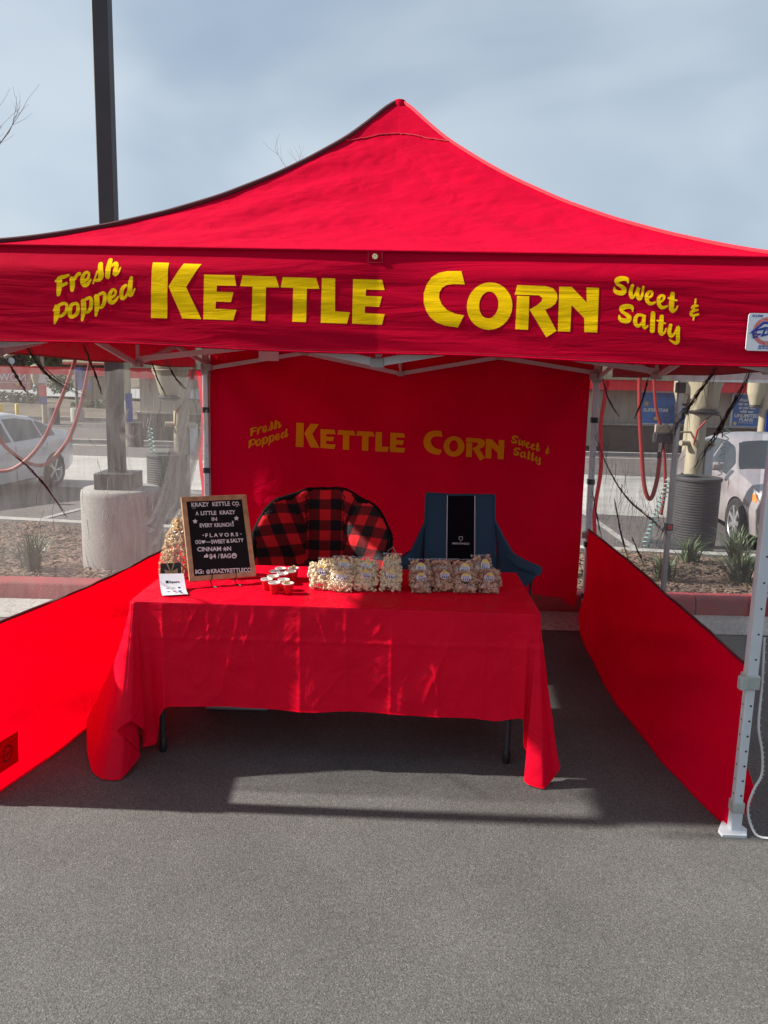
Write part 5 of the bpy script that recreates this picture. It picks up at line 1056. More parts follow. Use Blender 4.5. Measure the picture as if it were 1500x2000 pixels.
# ------------------------------------------------------------------ beyond the tent
CAMM = cam.matrix_world.to_3x3()
def at(px, py, Y):
    """point at distance Y that shows at this place of the 1500 x 2000 photo"""
    d = CAMM @ Vector(((px - 750) / 1500, -(py - 1000) / 1500, -1.0)); return Vector((0, 0, 1.72)) + d * (Y / d.y)
M['cream'] = mat('cream_paint', (0.40, 0.355, 0.25), rough=0.5, var=0.06, nscale=3)
M['stucco'] = mat('beige_stucco', (0.36, 0.32, 0.26), rough=0.9, var=0.08, nscale=2, bump=0.2, bscale=30)
M['fascia'] = mat('red_fascia', (0.80, 0.02, 0.03), rough=0.5, var=0.05); M['teal'] = mat('teal_hose', (0.28, 0.48, 0.46), rough=0.4); M['hose_red'] = mat('red_hose_rubber', (0.30, 0.02, 0.02), rough=0.5, var=0.15, nscale=6)
M['can'] = mat('charcoal_bin', (0.045, 0.045, 0.048), rough=0.6, var=0.15); M['chrome'] = mat('chrome', (0.6, 0.6, 0.6), rough=0.2, metal=0.9); M['tan'] = mat('tan_box', (0.36, 0.30, 0.22), rough=0.7)
M['glass'] = mat('dark_car_glass', (0.02, 0.025, 0.028), rough=0.06, spec=0.8, var=0.1); M['carwhite'] = mat('white_car_paint', (0.62, 0.59, 0.60), rough=0.3, var=0.02, coat=0.8); M['carsilver'] = mat('silver_car_paint', (0.31, 0.275, 0.285), rough=0.3, metal=0.15, var=0.02, coat=0.8)
M['tyre'] = mat('tyre_rubber', (0.018, 0.018, 0.018), rough=0.85); M['rim'] = mat('alloy_rim', (0.55, 0.55, 0.56), rough=0.3, metal=0.8); M['lamp_glass'] = mat('headlamp', (0.7, 0.72, 0.75), rough=0.12, metal=0.3, var=0.25, nscale=14); M['amber'] = mat('amber_lens', (0.85, 0.25, 0.03), rough=0.2); M['tail'] = mat('red_lens', (0.45, 0.01, 0.01), rough=0.15)
M['blue_sign'] = mat('blue_poster', (0.03, 0.15, 0.42), rough=0.4, var=0.5, nscale=1.2); M['star'] = mat('yellow_star', (0.8, 0.55, 0.1), rough=0.5); M['yellow_paint'] = mat('yellow_post_paint', (0.75, 0.55, 0.05), rough=0.5)
M['leaf'] = mat('leaf', (0.05, 0.08, 0.027), rough=0.6, var=0.5, nscale=2.5); M['leaf_dark'] = mat('leaf_dark', (0.03, 0.05, 0.02), rough=0.7, var=0.5, nscale=0.6); M['strap_leaf'] = mat('strap_leaf', (0.075, 0.11, 0.045), rough=0.5, var=0.45, nscale=9); M['dry_leaf'] = mat('dry_leaf', (0.24, 0.18, 0.09), rough=0.7, var=0.3); M['bark'] = mat('grey_bark', (0.16, 0.13, 0.11), rough=0.9, var=0.2)
M['earth'] = mat('dry_bank', (0.10, 0.08, 0.053), rough=0.95, var=0.4, nscale=0.7, bump=0.5, bscale=3)
def stone_mat():
    m = bpy.data.materials.new('stone_block'); m.use_nodes = True; nt = m.node_tree; b = nt.nodes['Principled BSDF']; b.inputs['Roughness'].default_value = 0.9
    t = nt.nodes.new('ShaderNodeTexCoord'); mp = nt.nodes.new('ShaderNodeMapping'); mp.inputs['Rotation'].default_value = (R(90), 0, 0); nt.links.new(t.outputs['Object'], mp.inputs['Vector'])
    br = nt.nodes.new('ShaderNodeTexBrick'); br.inputs['Scale'].default_value = 2.4; br.inputs['Color1'].default_value = (0.15, 0.12, 0.095, 1); br.inputs['Color2'].default_value = (0.12, 0.095, 0.075, 1); br.inputs['Mortar'].default_value = (0.095, 0.08, 0.065, 1); br.inputs['Mortar Size'].default_value = 0.012
    nt.links.new(mp.outputs['Vector'], br.inputs['Vector']); nt.links.new(br.outputs['Color'], b.inputs['Base Color']); return m
M['stone'] = stone_mat()

# lamp post on its concrete pier
LP = thing('lamp_post', 'dark square lamp post on a round concrete pier, left behind the net', 'lamp post', (-2.235, 6.47, 0.1))
m = MB(); m.lathe([(0.0, -0.1), (0.332, -0.1), (0.332, 0.645), (0.325, 0.68), (0.305, 0.695), (0.0, 0.698)], n=48); m.build('concrete_pier', M['concrete'], LP, ang=50)
m = MB(); m.box((-0.01, -0.04, 0.765), (0.315, 0.315, 0.135), R(2)); m.build('base_cover', M['pole'], LP, bevel=0.006)
m = MB(); m.bar((-0.02, -0.04, 0.72), (-0.02, -0.04, 6.4), 0.122, 0.122, (0, 1, 0)); m.build('pole', M['pole'], LP, bevel=0.008)
m = MB(); m.box((-0.02, -0.38, 6.38), (0.32, 0.62, 0.12)); m.build('lamp_head', M['pole'], LP, bevel=0.02)

# strap-leaved plants in the bed
rp_ = random.Random(17)
def strap_plant(x, y, h, spread, n, label, dry=0.0):
    p = thing('strap_leaf_plant', label, 'plant', (x, y, 0.13), 0, 'strap-leaved plants in the mulch bed')
    m = MB(); m.fixn = False
    for i in range(n):
        a = rp_.uniform(0, 6.28); L = h * rp_.uniform(0.55, 1.1); lean = rp_.uniform(0.1, 1.0) * spread; w = rp_.uniform(0.005, 0.009)
        ox, oy = rp_.gauss(0, 0.03), rp_.gauss(0, 0.03); c, s_ = math.cos(a), math.sin(a); vs = []
        for k in range(6):
            t = k / 5; r_ = lean * L * t * (0.5 + 0.9 * t); z = L * (t - 0.45 * lean * t * t * t)
            ww = w * (1 - t ** 2.5) + 0.0006
            vs += [(ox + c * r_ - s_ * ww, oy + s_ * r_ + c * ww, z), (ox + c * r_ + s_ * ww, oy + s_ * r_ - c * ww, z)]
        m.add(vs, [(2 * k, 2 * k + 1, 2 * k + 3, 2 * k + 2) for k in range(5)])
    tag(m.build('leaves', M['strap_leaf'], p, ang=80), kind='stuff')
    m = MB(); m.fixn = False
    for i in range(n // 4):
        a = rp_.uniform(0, 6.28); L = h * rp_.uniform(0.5, 0.95); c, s_ = math.cos(a), math.sin(a); vs = []
        for k in range(6):
            t = k / 5; r_ = L * t * 0.85; z = 0.01 + L * (0.45 * t - 0.5 * t * t); ww = 0.004 * (1 - t) + 0.0006
            vs += [(c * r_ - s_ * ww, s_ * r_ + c * ww, z), (c * r_ + s_ * ww, s_ * r_ - c * ww, z)]
        m.add(vs, [(2 * k, 2 * k + 1, 2 * k + 3, 2 * k + 2) for k in range(5)])
    tag(m.build('dry_leaves', M['dry_leaf'], p, ang=80), kind='stuff')
strap_plant(-2.87, 6.12, 0.36, 0.75, 130, 'big strap-leaved plant in the mulch at the left edge')
strap_plant(2.40, 6.36, 0.27, 0.95, 70, 'low sparse strap-leaved plant just right of the grey canopy leg')
strap_plant(2.83, 6.95, 0.30, 0.9, 90, 'strap-leaved plant in front of the right litter bin')
strap_plant(2.98, 6.26, 0.34, 0.9, 120, 'dense strap-leaved plant beside the white front tent leg')
strap_plant(3.30, 7.02, 0.40, 0.8, 100, 'tall strap-leaved plant below the silver car')
strap_plant(-1.72, 7.1, 0.42, 0.6, 110, 'yellowish strap-leaved plant seen through bunched net behind the letter board')
strap_plant(2.05, 6.75, 0.2, 0.9, 50, 'small strap-leaved tuft near the back right tent leg')

# ------------------------------------------------------------------ cars
def lerp_tab(T, x):
    if x >= T[0][0]: return T[0][1]
    for (a, va), (b, vb) in zip(T, T[1:]):
        if x >= b:
            t = (a - x) / (a - b); t = t * t * (3 - 2 * t) * 0.5 + t * 0.5; return va + (vb - va) * t
    return T[-1][1]
TOP = [(2.20, 0.58), (2.12, 0.72), (1.85, 0.83), (1.10, 0.98), (0.95, 1.03), (0.25, 1.40), (-0.05, 1.455), (-0.55, 1.465), (-1.0, 1.40), (-1.62, 1.12), (-1.75, 1.09), (-2.12, 1.06), (-2.2, 0.95), (-2.25, 0.7)]
BELT = [(2.2, 0.56), (1.9, 0.72), (1.0, 0.90), (-0.5, 0.94), (-1.6, 1.0), (-2.1, 0.98), (-2.25, 0.68)]
HWD = [(2.22, 0.52), (2.1, 0.70), (1.8, 0.82), (1.2, 0.865), (0, 0.875), (-1.2, 0.87), (-1.8, 0.83), (-2.12, 0.74), (-2.25, 0.62)]
LOW = [(2.22, 0.30), (2.0, 0.20), (1.5, 0.19), (-1.6, 0.20), (-2.0, 0.26), (-2.25, 0.36)]
def sect(x):
    top = lerp_tab(TOP, x); belt = min(lerp_tab(BELT, x), top - 0.015); w = lerp_tab(HWD, x); lo = lerp_tab(LOW, x)
    g = max(0.0, min(1.0, (top - belt - 0.06) / 0.42)); yr = w * 0.90 * (1 - g) + 0.585 * g; ze = top - 0.018 - 0.045 * g
    return [(w * 0.80, lo), (w * 0.955, lo + 0.06), (w * 0.985, 0.44), (w, 0.60), (w * 0.985, belt - 0.1), (w * 0.945, belt), (w * 0.945 + (yr - w * 0.945) * 0.35, belt + (ze - belt) * 0.33), (w * 0.945 + (yr - w * 0.945) * 0.68, belt + (ze - belt) * 0.67), (yr, ze), (yr * 0.86, top - 0.008 - 0.012 * g), (yr * 0.5, top), (0.0, top + 0.006)]
def side_pt(x, s, sg, off=0.0):
    S = sect(x)[5:9]; t = s * 3; i = min(2, int(t)); f = t - i
    y = S[i][0] + (S[i + 1][0] - S[i][0]) * f; z = S[i][1] + (S[i + 1][1] - S[i][1]) * f
    return Vector((x, sg * (y + off), z + off * 0.35))
def top_pt(x, q, off=0.0):  # q -1..1 across
    S = sect(x); a = abs(q); P = [S[11], S[10], S[9], S[8]]; t = a * 3; i = min(2, int(t)); f = t - i
    y = P[i][0] + (P[i + 1][0] - P[i][0]) * f; z = P[i][1] + (P[i + 1][1] - P[i][1]) * f
    return Vector((x, math.copysign(y, q), z + off))
def make_wheel(spokes, split):
    w = {}
    m = MB(); m.lathe([(0.205, -0.09), (0.25, -0.1), (0.29, -0.095), (0.303, -0.07), (0.305, 0.07), (0.29, 0.095), (0.25, 0.1), (0.205, 0.09)], n=36, axis=(0, 1, 0)); w['tyre'] = m.mesh('tyre', M['tyre'], True, 40)
    m = MB(); m.lathe([(0.20, -0.085), (0.207, -0.092), (0.212, -0.088), (0.20, -0.06), (0.19, 0.08)], n=36, axis=(0, 1, 0)); w['rim'] = m.mesh('rim', M['rim'], True, 40)
    m = MB(); m.lathe([(0.0, -0.03), (0.2, -0.03)], n=30, axis=(0, 1, 0)); w['brake'] = m.mesh('brake_disc', M['tyre'], True)
    m = MB(); m.lathe([(0.0, -0.082), (0.03, -0.08), (0.045, -0.07), (0.05, -0.05)], n=20, axis=(0, 1, 0))
    for i in range(spokes):
        a = 2 * math.pi * i / spokes
        for da in ((-0.12, 0.12) if split else (0,)):
            m.bar((0.035 * math.cos(a), -0.068, 0.035 * math.sin(a)), (0.203 * math.cos(a + da), -0.078, 0.203 * math.sin(a + da)), 0.016 if split else 0.05, 0.02, (0, 1, 0))
    w['spokes'] = m.mesh('spokes', M['rim'], True, 40)
    return w
def make_car(label, paint, loc, heading, side, spokes, split, zg):
    C = thing('parked_car', label, 'car', loc, heading); C.scale = (1, 1, 0.9)
    xs = [2.22 - 4.47 * i / 90 for i in range(91)]
    vs = []; fs = []
    for x in xs:
        S = sect(x); ring_ = [(-y, z) for y, z in S] + [(y, z) for y, z in reversed(S[:-1])]; vs += [(x, y, z) for y, z in ring_]
    K = 23
    for i in range(90):
        for j in range(K): fs.append((i * K + j, i * K + (j + 1) % K, (i + 1) * K + (j + 1) % K, (i + 1) * K + j))
    fs.append(tuple(range(K))); fs.append(tuple(90 * K + j for j in range(K - 1, -1, -1)))
    m = MB(); m.add(vs, fs); body = m.build('body', paint, C, ang=50)
    for ax in (1.33, -1.30):
        k = MB(); k.lathe([(0.355, -1.2), (0.355, 1.2)], (ax, 0, 0.33), 40, axis=(0, 1, 0), capb=True, capt=True); cut = k.build('arch_cut', M['tyre'], None)
        cut.matrix_world = C.matrix_basis; 
        bo = body.modifiers.new('arch', 'BOOLEAN'); bo.operation = 'DIFFERENCE'; bo.object = cut; bo.solver = 'EXACT'
        bpy.context.view_layer.update()
        me = bpy.data.meshes.new_from_object(body.evaluated_get(bpy.context.evaluated_depsgraph_get())); body.modifiers.clear(); body.data = me; bpy.data.objects.remove(cut)
    body.data.shade_smooth(); body.data.set_sharp_from_angle(angle=R(40))
    m = MB(); m.box((0, 0, 0.32), (3.4, 1.2, 0.3)); m.build('underbody', M['tyre'], C)
    WM = make_wheel(spokes, split)
    for ax in (1.33, -1.30):
        for sg in (-1, 1):
            w = obj('wheel', WM['tyre'], C, (ax, sg * 0.775, 0.335), (0, 0, 0 if sg < 0 else math.pi), (1, 1, 1.1))
            for kk in ('rim', 'brake', 'spokes'): obj({'rim': 'rim', 'brake': 'brake_disc', 'spokes': 'spokes'}[kk], WM[kk], w)
    for sg in (-1, 1):
        for nme, x0, x1 in (('front_side_window', 0.72, -0.14), ('rear_side_window', -0.22, -1.0), ('quarter_window', -1.05, -1.42)):
            m = MB(); m.grid(lambda a, b: side_pt(x0 + (x1 - x0) * a, 0.06 + 0.84 * b, sg, 0.006), 16, 6); m.build(nme, M['glass'], C)
        m = MB()
        for x in (0.98, -0.18, -1.12): m.tube([Vector((x + 0.05 * (1 if x < -1 else 0) * (k / 6), sg * (lambda S: S[2][0] + 0.002)(sect(x)), 0.26 + 0.62 * k / 6)) for k in range(7)], 0.004, 4)
        m.build('door_gaps', M['tyre'], C)
        for x in (0.0, -1.0):
            m = MB(); m.box((x, sg * (sect(x)[4][0] + 0.012), 0.80), (0.17, 0.03, 0.03)); m.build('door_handle', paint, C, bevel=0.01)
        m = MB(); m.add([(0.80 + dx, sg * (0.86 + dy), 0.98 + dz) for dx in (-0.04, 0.10) for dy, dz in ((0.02, 0.0), (0.19, 0.0), (0.2, 0.11), (0.03, 0.12))], [(0, 1, 2, 3), (4, 5, 6, 7), (0, 1, 5, 4), (1, 2, 6, 5), (2, 3, 7, 6), (3, 0, 4, 7)]); m.build('mirror', paint, C, bevel=0.03)
        m = MB(); m.grid(lambda a, b: (lambda x: Vector((x, sg * (sect(x)[5][0] + 0.01), 0)))(2.12 - 0.42 * a) + Vector((0, 0, 0.60 + (0.13 + 0.07 * a) * b + 0.06 * a)), 8, 4); hl = m.build('headlight', M['lamp_glass'], C)
        m = MB(); m.grid(lambda a, b: (lambda x: Vector((x, sg * (sect(x)[5][0] + 0.016), 0)))(1.83 - 0.13 * a) + Vector((0, 0, 0.66 + 0.13 * b)), 4, 3); m.build('indicator', M['amber'], hl)
        m = MB(); m.grid(lambda a, b: (lambda x: Vector((x, sg * (sect(x)[4][0] + 0.008), 0)))(-1.93 - 0.26 * a) + Vector((0, 0, 0.80 + 0.14 * b)), 6, 3); m.build('tail_light', M['tail'], C)
        m = MB(); m.grid(lambda a, b: (2.19 - 0.16 * a, sg * (0.46 + 0.22 * a), 0.34 + (0.12 - 0.06 * a) * b), 4, 3); m.build('fog_lamp_recess', M['tyre'], C)
    m = MB(); m.grid(lambda a, b: top_pt(0.93 - 0.62 * b, -0.93 + 1.86 * a, 0.007), 16, 8); m.build('windscreen', M['glass'], C)
    m = MB(); m.grid(lambda a, b: top_pt(-1.08 - 0.50 * b, -0.93 + 1.86 * a, 0.007), 16, 8); m.build('rear_window', M['glass'], C)
    m = MB(); m.grid(lambda a, b: (2.225 + 0.012 * math.cos((a - .5) * 3), -0.42 + 0.84 * a, 0.46 + 0.13 * b), 10, 3); m.build('grille', M['tyre'], C)
    return C
hd = math.atan2(-0.99, -0.13)
make_car('silver compact car facing the kerb on the right behind the net', M['carsilver'], (5.14 + 0.13 * 1.33, 9.18 + 0.99 * 1.33, lot_z(10.4) - 0.005), hd, -1, 7, False, 0)
make_car('white sedan parked at the left edge behind red vacuum hoses', M['carwhite'], (-6.63 - 0.13 * 1.30, 13.5 - 0.99 * 1.30, lot_z(12.6) - 0.02), hd, 1, 5, True, 0)

# ------------------------------------------------------------------ vacuum stations
def litter_bin(x, y, z, label):
    b = thing('litter_bin', label, 'litter bin', (x, y, z), 0, 'round litter bins by the vacuum posts')
    m = MB(); m.lathe([(0.0, 0.0), (0.235, 0.0), (0.24, 0.02), (0.24, 0.70), (0.235, 0.72)], n=36); w = m.build('barrel', M['can'], b, ang=50)
    m = MB()
    for k in range(22): m.lathe([(0.2405, 0.07 + k * 0.029), (0.2455, 0.074 + k * 0.029), (0.2455, 0.086 + k * 0.029), (0.2405, 0.09 + k * 0.029)], n=36)
    tag(m.build('ribs', M['can'], w, ang=50), kind='stuff')
    m = MB(); m.lathe([(0.16, 0.715), (0.15, 0.75), (0.2, 0.765), (0.252, 0.755), (0.258, 0.735), (0.25, 0.715), (0.23, 0.71)], n=36); m.build('rim_lid', M['can'], b, ang=50)
    m = MB(); m.lathe([(0.0, 0.66), (0.16, 0.66), (0.16, 0.715)], n=30); m.build('liner', M['black'], b)
    return b
litter_bin(3.46, 8.45, 0.03, 'charcoal litter bin in front of the silver car on the right')
litter_bin(-2.74, 9.6, 0.03 - 0.0, 'charcoal litter bin behind the concrete pier on the left')
for x, y in ((3.3, 8.45), (-2.74, 9.6)):
    m = MB(); m.box((x, y, -0.07), (0.62, 0.5, 0.19)); o = m.build('bin_plinth', M['can'], None, bevel=0.01); tag(o, 'low black plinth under the litter bin on the %s' % ('right' if x > 0 else 'left'), 'plinth')
def vacuum(x, y, label, cone_dx, zc, hd_=1, k=1.0):
    v = thing('vacuum_post', label, 'vacuum station', (x, y, lot_z(y)), 0, 'cream car vacuum posts'); z0 = lot_z(y)
    m = MB(); m.lathe([(0.0, 0), (0.11, 0), (0.105, 0.1), (0.098, 1.75 - z0)], n=28); m.build('column', M['cream'], v)
    m = MB(); m.lathe([(0.13, zc - z0), (0.15, zc + 0.03 - z0), (0.20 * k, zc + 0.24 - z0), (0.235 * k, zc + 0.30 - z0), (0.245 * k, zc + 0.75 - z0), (0.2 * k, zc + 1.1 - z0), (0.0, zc + 1.2 - z0)], (cone_dx, 0, 0), 32); h = m.build('vacuum_housing', M['cream'], v, ang=50)
    m = MB(); m.lathe([(0.237 * k, zc + 0.31 - z0), (0.243 * k, zc + 0.315 - z0), (0.243 * k, zc + 0.325 - z0), (0.237 * k, zc + 0.33 - z0)], (cone_dx, 0, 0), 32); m.build('housing_band', M['tan'], h)
    m = MB(); m.lathe([(0.0, zc - 0.075 - z0), (0.09, zc - 0.07 - z0), (0.175, zc - 0.045 - z0), (0.18, zc - 0.03 - z0), (0.14, zc - 0.005 - z0), (0.13, zc - z0)], (cone_dx, 0, 0), 30); m.build('collection_dish', M['black'], v, ang=50)
    for sg in (-1, 1):
        m = MB(); m.tube([(0, 0, 1.12 - z0), (sg * 0.17, -0.05, 1.12 - z0), (sg * 0.2, -0.06, 1.12 - z0)], 0.032, 10); m.build('hose_hook', M['cream'], v)
    m = MB(); m.box((hd_ * 0.16, 0.0, 0.92 - z0), (0.10, 0.08, 0.42)); m.build('control_box', M['white_metal'], v, bevel=0.01)
    P = [(hd_ * 0.05, -0.1, 1.40 - z0), (hd_ * 0.12, -0.12, 1.46 - z0), (hd_ * 0.2, -0.13, 1.45 - z0), (hd_ * 0.23, -0.13, 1.36 - z0), (hd_ * 0.25, -0.13, 1.2 - z0)]
    m = MB(); m.tube(P, 0.008, 6); m.build('nozzle_tube', M['black'], v)
    m = MB(); m.tube([(-hd_ * 0.06, -0.1, 1.10 - z0), (-hd_ * 0.04, -0.12, 1.28 - z0), (0.04 * hd_, -0.13, 1.38 - z0)], 0.011, 6); m.build('air_gun', M['hose_red'], v)
    return v
vacuum(3.63, 9.02, 'cream vacuum post behind the right litter bin', 0.06, 1.515, 1, 0.82)
vacuum(-2.72, 10.25, 'cream vacuum post behind the left litter bin', -0.13, 1.50, 1)
def hose(name, pts, r, mt, label, cat, n=10):
    s = smooth_stroke([(p[0], p[2], p[1]) for p in pts], 8); m = MB(); m.tube([(a, c, b) for a, b, c in s], r, n); o = m.build(name, mt, None); tag(o, label, cat); return o
hose('vacuum_hose', [(-3.76, 10.0, 2.4), (-3.79, 10, 2.01), (-3.86, 10, 1.69), (-3.97, 10, 1.29), (-4.12, 10, 0.92), (-4.3, 10, 0.69), (-4.47, 10, 0.56), (-4.67, 10, 0.58), (-4.87, 10, 0.71), (-5.02, 10, 0.88), (-5.2, 10.0, 1.3)], 0.025, M['hose_red'], 'red vacuum hose looping lowest across the white sedan rear wheel', 'hose')
hose('vacuum_hose', [(-3.9, 9.9, 2.4), (-3.94, 9.9, 2.01), (-4.05, 9.9, 1.68), (-4.22, 9.9, 1.29), (-4.38, 9.9, 0.95), (-4.56, 9.9, 0.71), (-4.77, 9.9, 0.54), (-4.95, 9.9, 0.48), (-5.2, 9.9, 0.5), (-5.6, 9.9, 0.7)], 0.025, M['hose_red'], 'red vacuum hose sweeping to the left frame edge below the sedan door', 'hose')
hose('vacuum_hose', [(2.80, 8.7, 2.3), (2.81, 8.7, 1.92), (2.84, 8.7, 1.5), (2.89, 8.7, 1.1), (2.95, 8.7, 0.69), (3.01, 8.7, 0.51), (3.06, 8.7, 0.52), (3.1, 8.7, 0.72), (3.11, 8.7, 0.96)], 0.024, M['hose_red'], 'red vacuum hose hanging in a long loop left of the right vacuum post', 'hose')
hose('vacuum_hose', [(2.97, 8.74, 2.3), (2.98, 8.74, 1.93), (3.03, 8.74, 1.56), (3.1, 8.74, 1.33), (3.18, 8.76, 1.0), (3.22, 8.76, 0.6), (3.2, 8.76, 0.3)], 0.018, M['hose_red'], 'thinner red hose passing behind the tan nozzle box on the right', 'hose')
NB = thing('nozzle_holder', 'tan and grey nozzle holder box hanging left of the right vacuum post', 'holder', (3.14, 8.72, 1.15))
m = MB(); m.box((0, 0, 0.14), (0.19, 0.1, 0.09)); m.build('tan_cap', M['tan'], NB, bevel=0.008)
m = MB(); m.box((0, 0.0, 0.04), (0.21, 0.11, 0.11)); m.build('grey_body', M['can'], NB, bevel=0.008)
m = MB(); m.tube([(-0.03, 0, -0.015), (-0.03, 0, -0.12)], 0.014, 8); m.build('nozzle', M['chrome'], NB)
m = MB(); m.tube([(-0.03, 0, -0.12), (-0.03, 0, -0.2)], 0.026, 8); m.build('nozzle_grip', M['black'], NB)
m = MB(); m.tube([(0.1, 0.05, 0.1), (0.3, 0.2, 0.1), (0.49, 0.3, 0.1)], 0.012, 6); m.build('bracket_arm', M['cream'], NB)
def coil(name, p0, p1, r, turns, label):
    p0 = Vector(p0); p1 = Vector(p1); d = (p1 - p0); a = d.orthogonal().normalized(); b = d.normalized().cross(a); n = turns * 12; m = MB()
    m.tube([p0 + d * (i / n) + (a * math.cos(i / 12 * 2 * math.pi) + b * math.sin(i / 12 * 2 * math.pi)) * r for i in range(n + 1)], 0.006, 5); o = m.build(name, M['teal'], None); tag(o, label, 'hose')
coil('air_hose', (-2.93, 9.55, 1.12), (-2.90, 9.55, 0.80), 0.028, 6, 'coiled teal air hose dropping into the left litter bin area')
coil('air_hose', (3.2, 8.6, 0.72), (2.95, 8.5, -0.02), 0.035, 16, 'long coiled teal air hose lying left of the right litter bin')
coil('air_hose', (3.98, 9.0, 1.32), (3.93, 9.0, 0.75), 0.03, 7, 'coiled teal air hose in front of the silver car window')
coil('air_hose', (-2.40, 10.1, 1.15), (-2.36, 10.1, 0.1), 0.04, 18, 'coiled teal air hose hanging beside the back left tent leg')

# neighbour's white canopy at the right
NC = thing('white_canopy', 'neighbouring white pop-up canopy with grey legs at the right edge', 'canopy tent', (3.42, 3.78, 0))
M['white_cloth'] = fabric('white_canopy_cloth', (0.75, 0.76, 0.78), (0.7, 0.72, 0.75), tmix=0.45, wr=0.2, sheen=0)
for sx, sy in ((-1, -1), (1, -1), (1, 1), (-1, 1)):
    m = MB(); m.bar((sx * 1.45, sy * 1.45, 0.02), (sx * 1.45, sy * 1.45, 2.0), 0.032, 0.032, (0, 1, 0)); l = m.build('leg', mat('galvanised_leg', (0.42, 0.44, 0.45), rough=0.35, metal=0.6), NC, bevel=0.003)
    m = MB(); m.box((sx * 1.45, sy * 1.45, 1.74), (0.055, 0.055, 0.07)); m.build('slider_bracket', M['black'], l, bevel=0.005)
    m = MB(); m.box((sx * 1.45, sy * 1.45, 0.79), (0.05, 0.05, 0.05)); m.build('height_lock', M['black'], l, bevel=0.005)
    m = MB(); m.box((sx * 1.45 + 0.0, sy * 1.45 - 0.028, 0.79), (0.028, 0.012, 0.03)); m.build('lock_button', M['cup_red'], l, bevel=0.003)
    m = MB(); m.box((sx * 1.45, sy * 1.45, 0.01), (0.09, 0.09, 0.016)); m.build('foot', M['white_metal'], l)
for k in range(4):
    c, s_ = [(1, 0), (0, 1), (-1, 0), (0, -1)][k]
    m = MB(); m.grid(lambda a, b: (lambda x, y, z: (x * c - y * s_, x * s_ + y * c, z))(-1.5 + 3 * a, -1.5 - 0.01 * math.sin(a * 9), 1.785 + 0.28 * b), 20, 6); m.build('valance', M['white_cloth'], NC, ang=80)
    m = MB(); m.grid(lambda a, b: (lambda x, y, z: (x * c - y * s_, x * s_ + y * c, z))((2 * a - 1) * 1.5 * (1 - b), -1.5 * (1 - b), 2.08 + 0.95 * b ** 1.3), 16, 16); m.build('roof_panel', M['white_cloth'], NC, ang=80)

# ------------------------------------------------------------------ car wash building
CW = thing('car_wash_building', 'long beige car wash building with red fascia and stone base', 'building', (2.0, 27.0, 0))
m = MB(); m.box((3.2, 3.0, 1.15), (27.6, 6.0, 1.34)); m.build('wall', M['stucco'], CW)
m = MB(); m.box((3.2, 2.96, 0.0), (27.75, 6.1, 0.98)); m.build('stone_base', M['stone'], CW)
m = MB(); m.box((3.2, 2.93, 0.515), (27.85, 6.2, 0.06)); m.build('base_ledge', M['pale_concrete'], CW)
m = MB(); m.box((3.2, 2.7, 1.86), (28.6, 6.9, 0.34)); m.build('fascia', M['fascia'], CW)
m = MB(); m.box((3.2, 2.66, 2.12), (28.7, 7.0, 0.17)); m.build('coping', M['cream'], CW)
m = MB(); m.box((3.2, 3.2, 2.6), (27.0, 5.8, 0.8)); m.build('parapet', M['stucco'], CW)
for x in (-7.0, 5.2): 
    m = MB(); m.box((x, -0.12, 0.7), (0.5, 0.25, 1.9)); m.build('pier', M['stucco'], CW)
def sign_board(name, parent, x0, x1, z0, z1, y, mt, frame=M['white_metal']):
    m = MB(); m.box(((x0 + x1) / 2, y, (z0 + z1) / 2), (x1 - x0, 0.03, z1 - z0)); o = m.build(name, mt, parent)
    m = MB()
    for a, b in (((x0, z0), (x1, z0)), ((x1, z0), (x1, z1)), ((x1, z1), (x0, z1)), ((x0, z1), (x0, z0))): m.bar((a[0], y - 0.01, a[1]), (b[0], y - 0.01, b[1]), 0.06, 0.06)
    m.build('frame', frame, o); return o
def star_on(parent, x, z, y, r, mt=None):
    m = MB(); m.prism([(x + (r if i % 2 == 0 else r * 0.45) * math.sin(math.pi * i / 5), z + (r if i % 2 == 0 else r * 0.45) * math.cos(math.pi * i / 5)) for i in range(10)], 0, 0.004, Matrix.Translation((0, y - 0.02, 0)) @ Matrix.Rotation(R(90), 4, 'X')); m.build('star', mt or M['star'], parent)
def words(parent, lines, x, y, size, mt, align='CENTER', gap=1.25, mirror=False, fits=None):
    T_ = lambda z: Matrix.Translation((x, y - 0.02, z)) @ Matrix.Rotation(R(90), 4, 'X')
    for i, (t, z) in enumerate(lines):
        m = MB(); put_text(m, t, size if not isinstance(size, (list, tuple)) else size[i], 0, 0, T_(z), bold=0.004, align=align, mirror=mirror); m.build('lettering', mt, parent)
pa = sign_board('poster', CW, 6.79, 8.55, 0.55, 1.66, -0.06, M['blue_sign'])
star_on(pa, 7.0, 1.25, -0.08, 0.11); star_on(pa, 7.35, 0.75, -0.08, 0.09); words(pa, [('SUPER STAR', 0.98)], 7.35, -0.08, 0.16, M['letter_white']); words(pa, [('unlimited', 1.15), ('car wash', 0.98)], 8.2, -0.08, 0.11, M['letter_white'])
pb = sign_board('poster', CW, 9.98, 11.02, 0.53, 1.66, -0.06, M['blue_sign'])
star_on(pb, 10.85, 1.55, -0.08, 0.08); star_on(pb, 10.12, 0.64, -0.08, 0.09)
words(pb, [('Wash your', 1.41), ('car as often', 1.28), ('as you like', 1.15), ('with our', 1.02)], 10.5, -0.08, 0.135, M['letter_white']); words(pb, [('UNLIMITED', 0.86), ('PLANS', 0.72)], 10.5, -0.08, 0.165, M['letter_white'])
m = MB(); m.box((10.5, -0.09, 0.67), (0.5, 0.01, 0.012)); m.build('underline', M['letter_white'], pb)
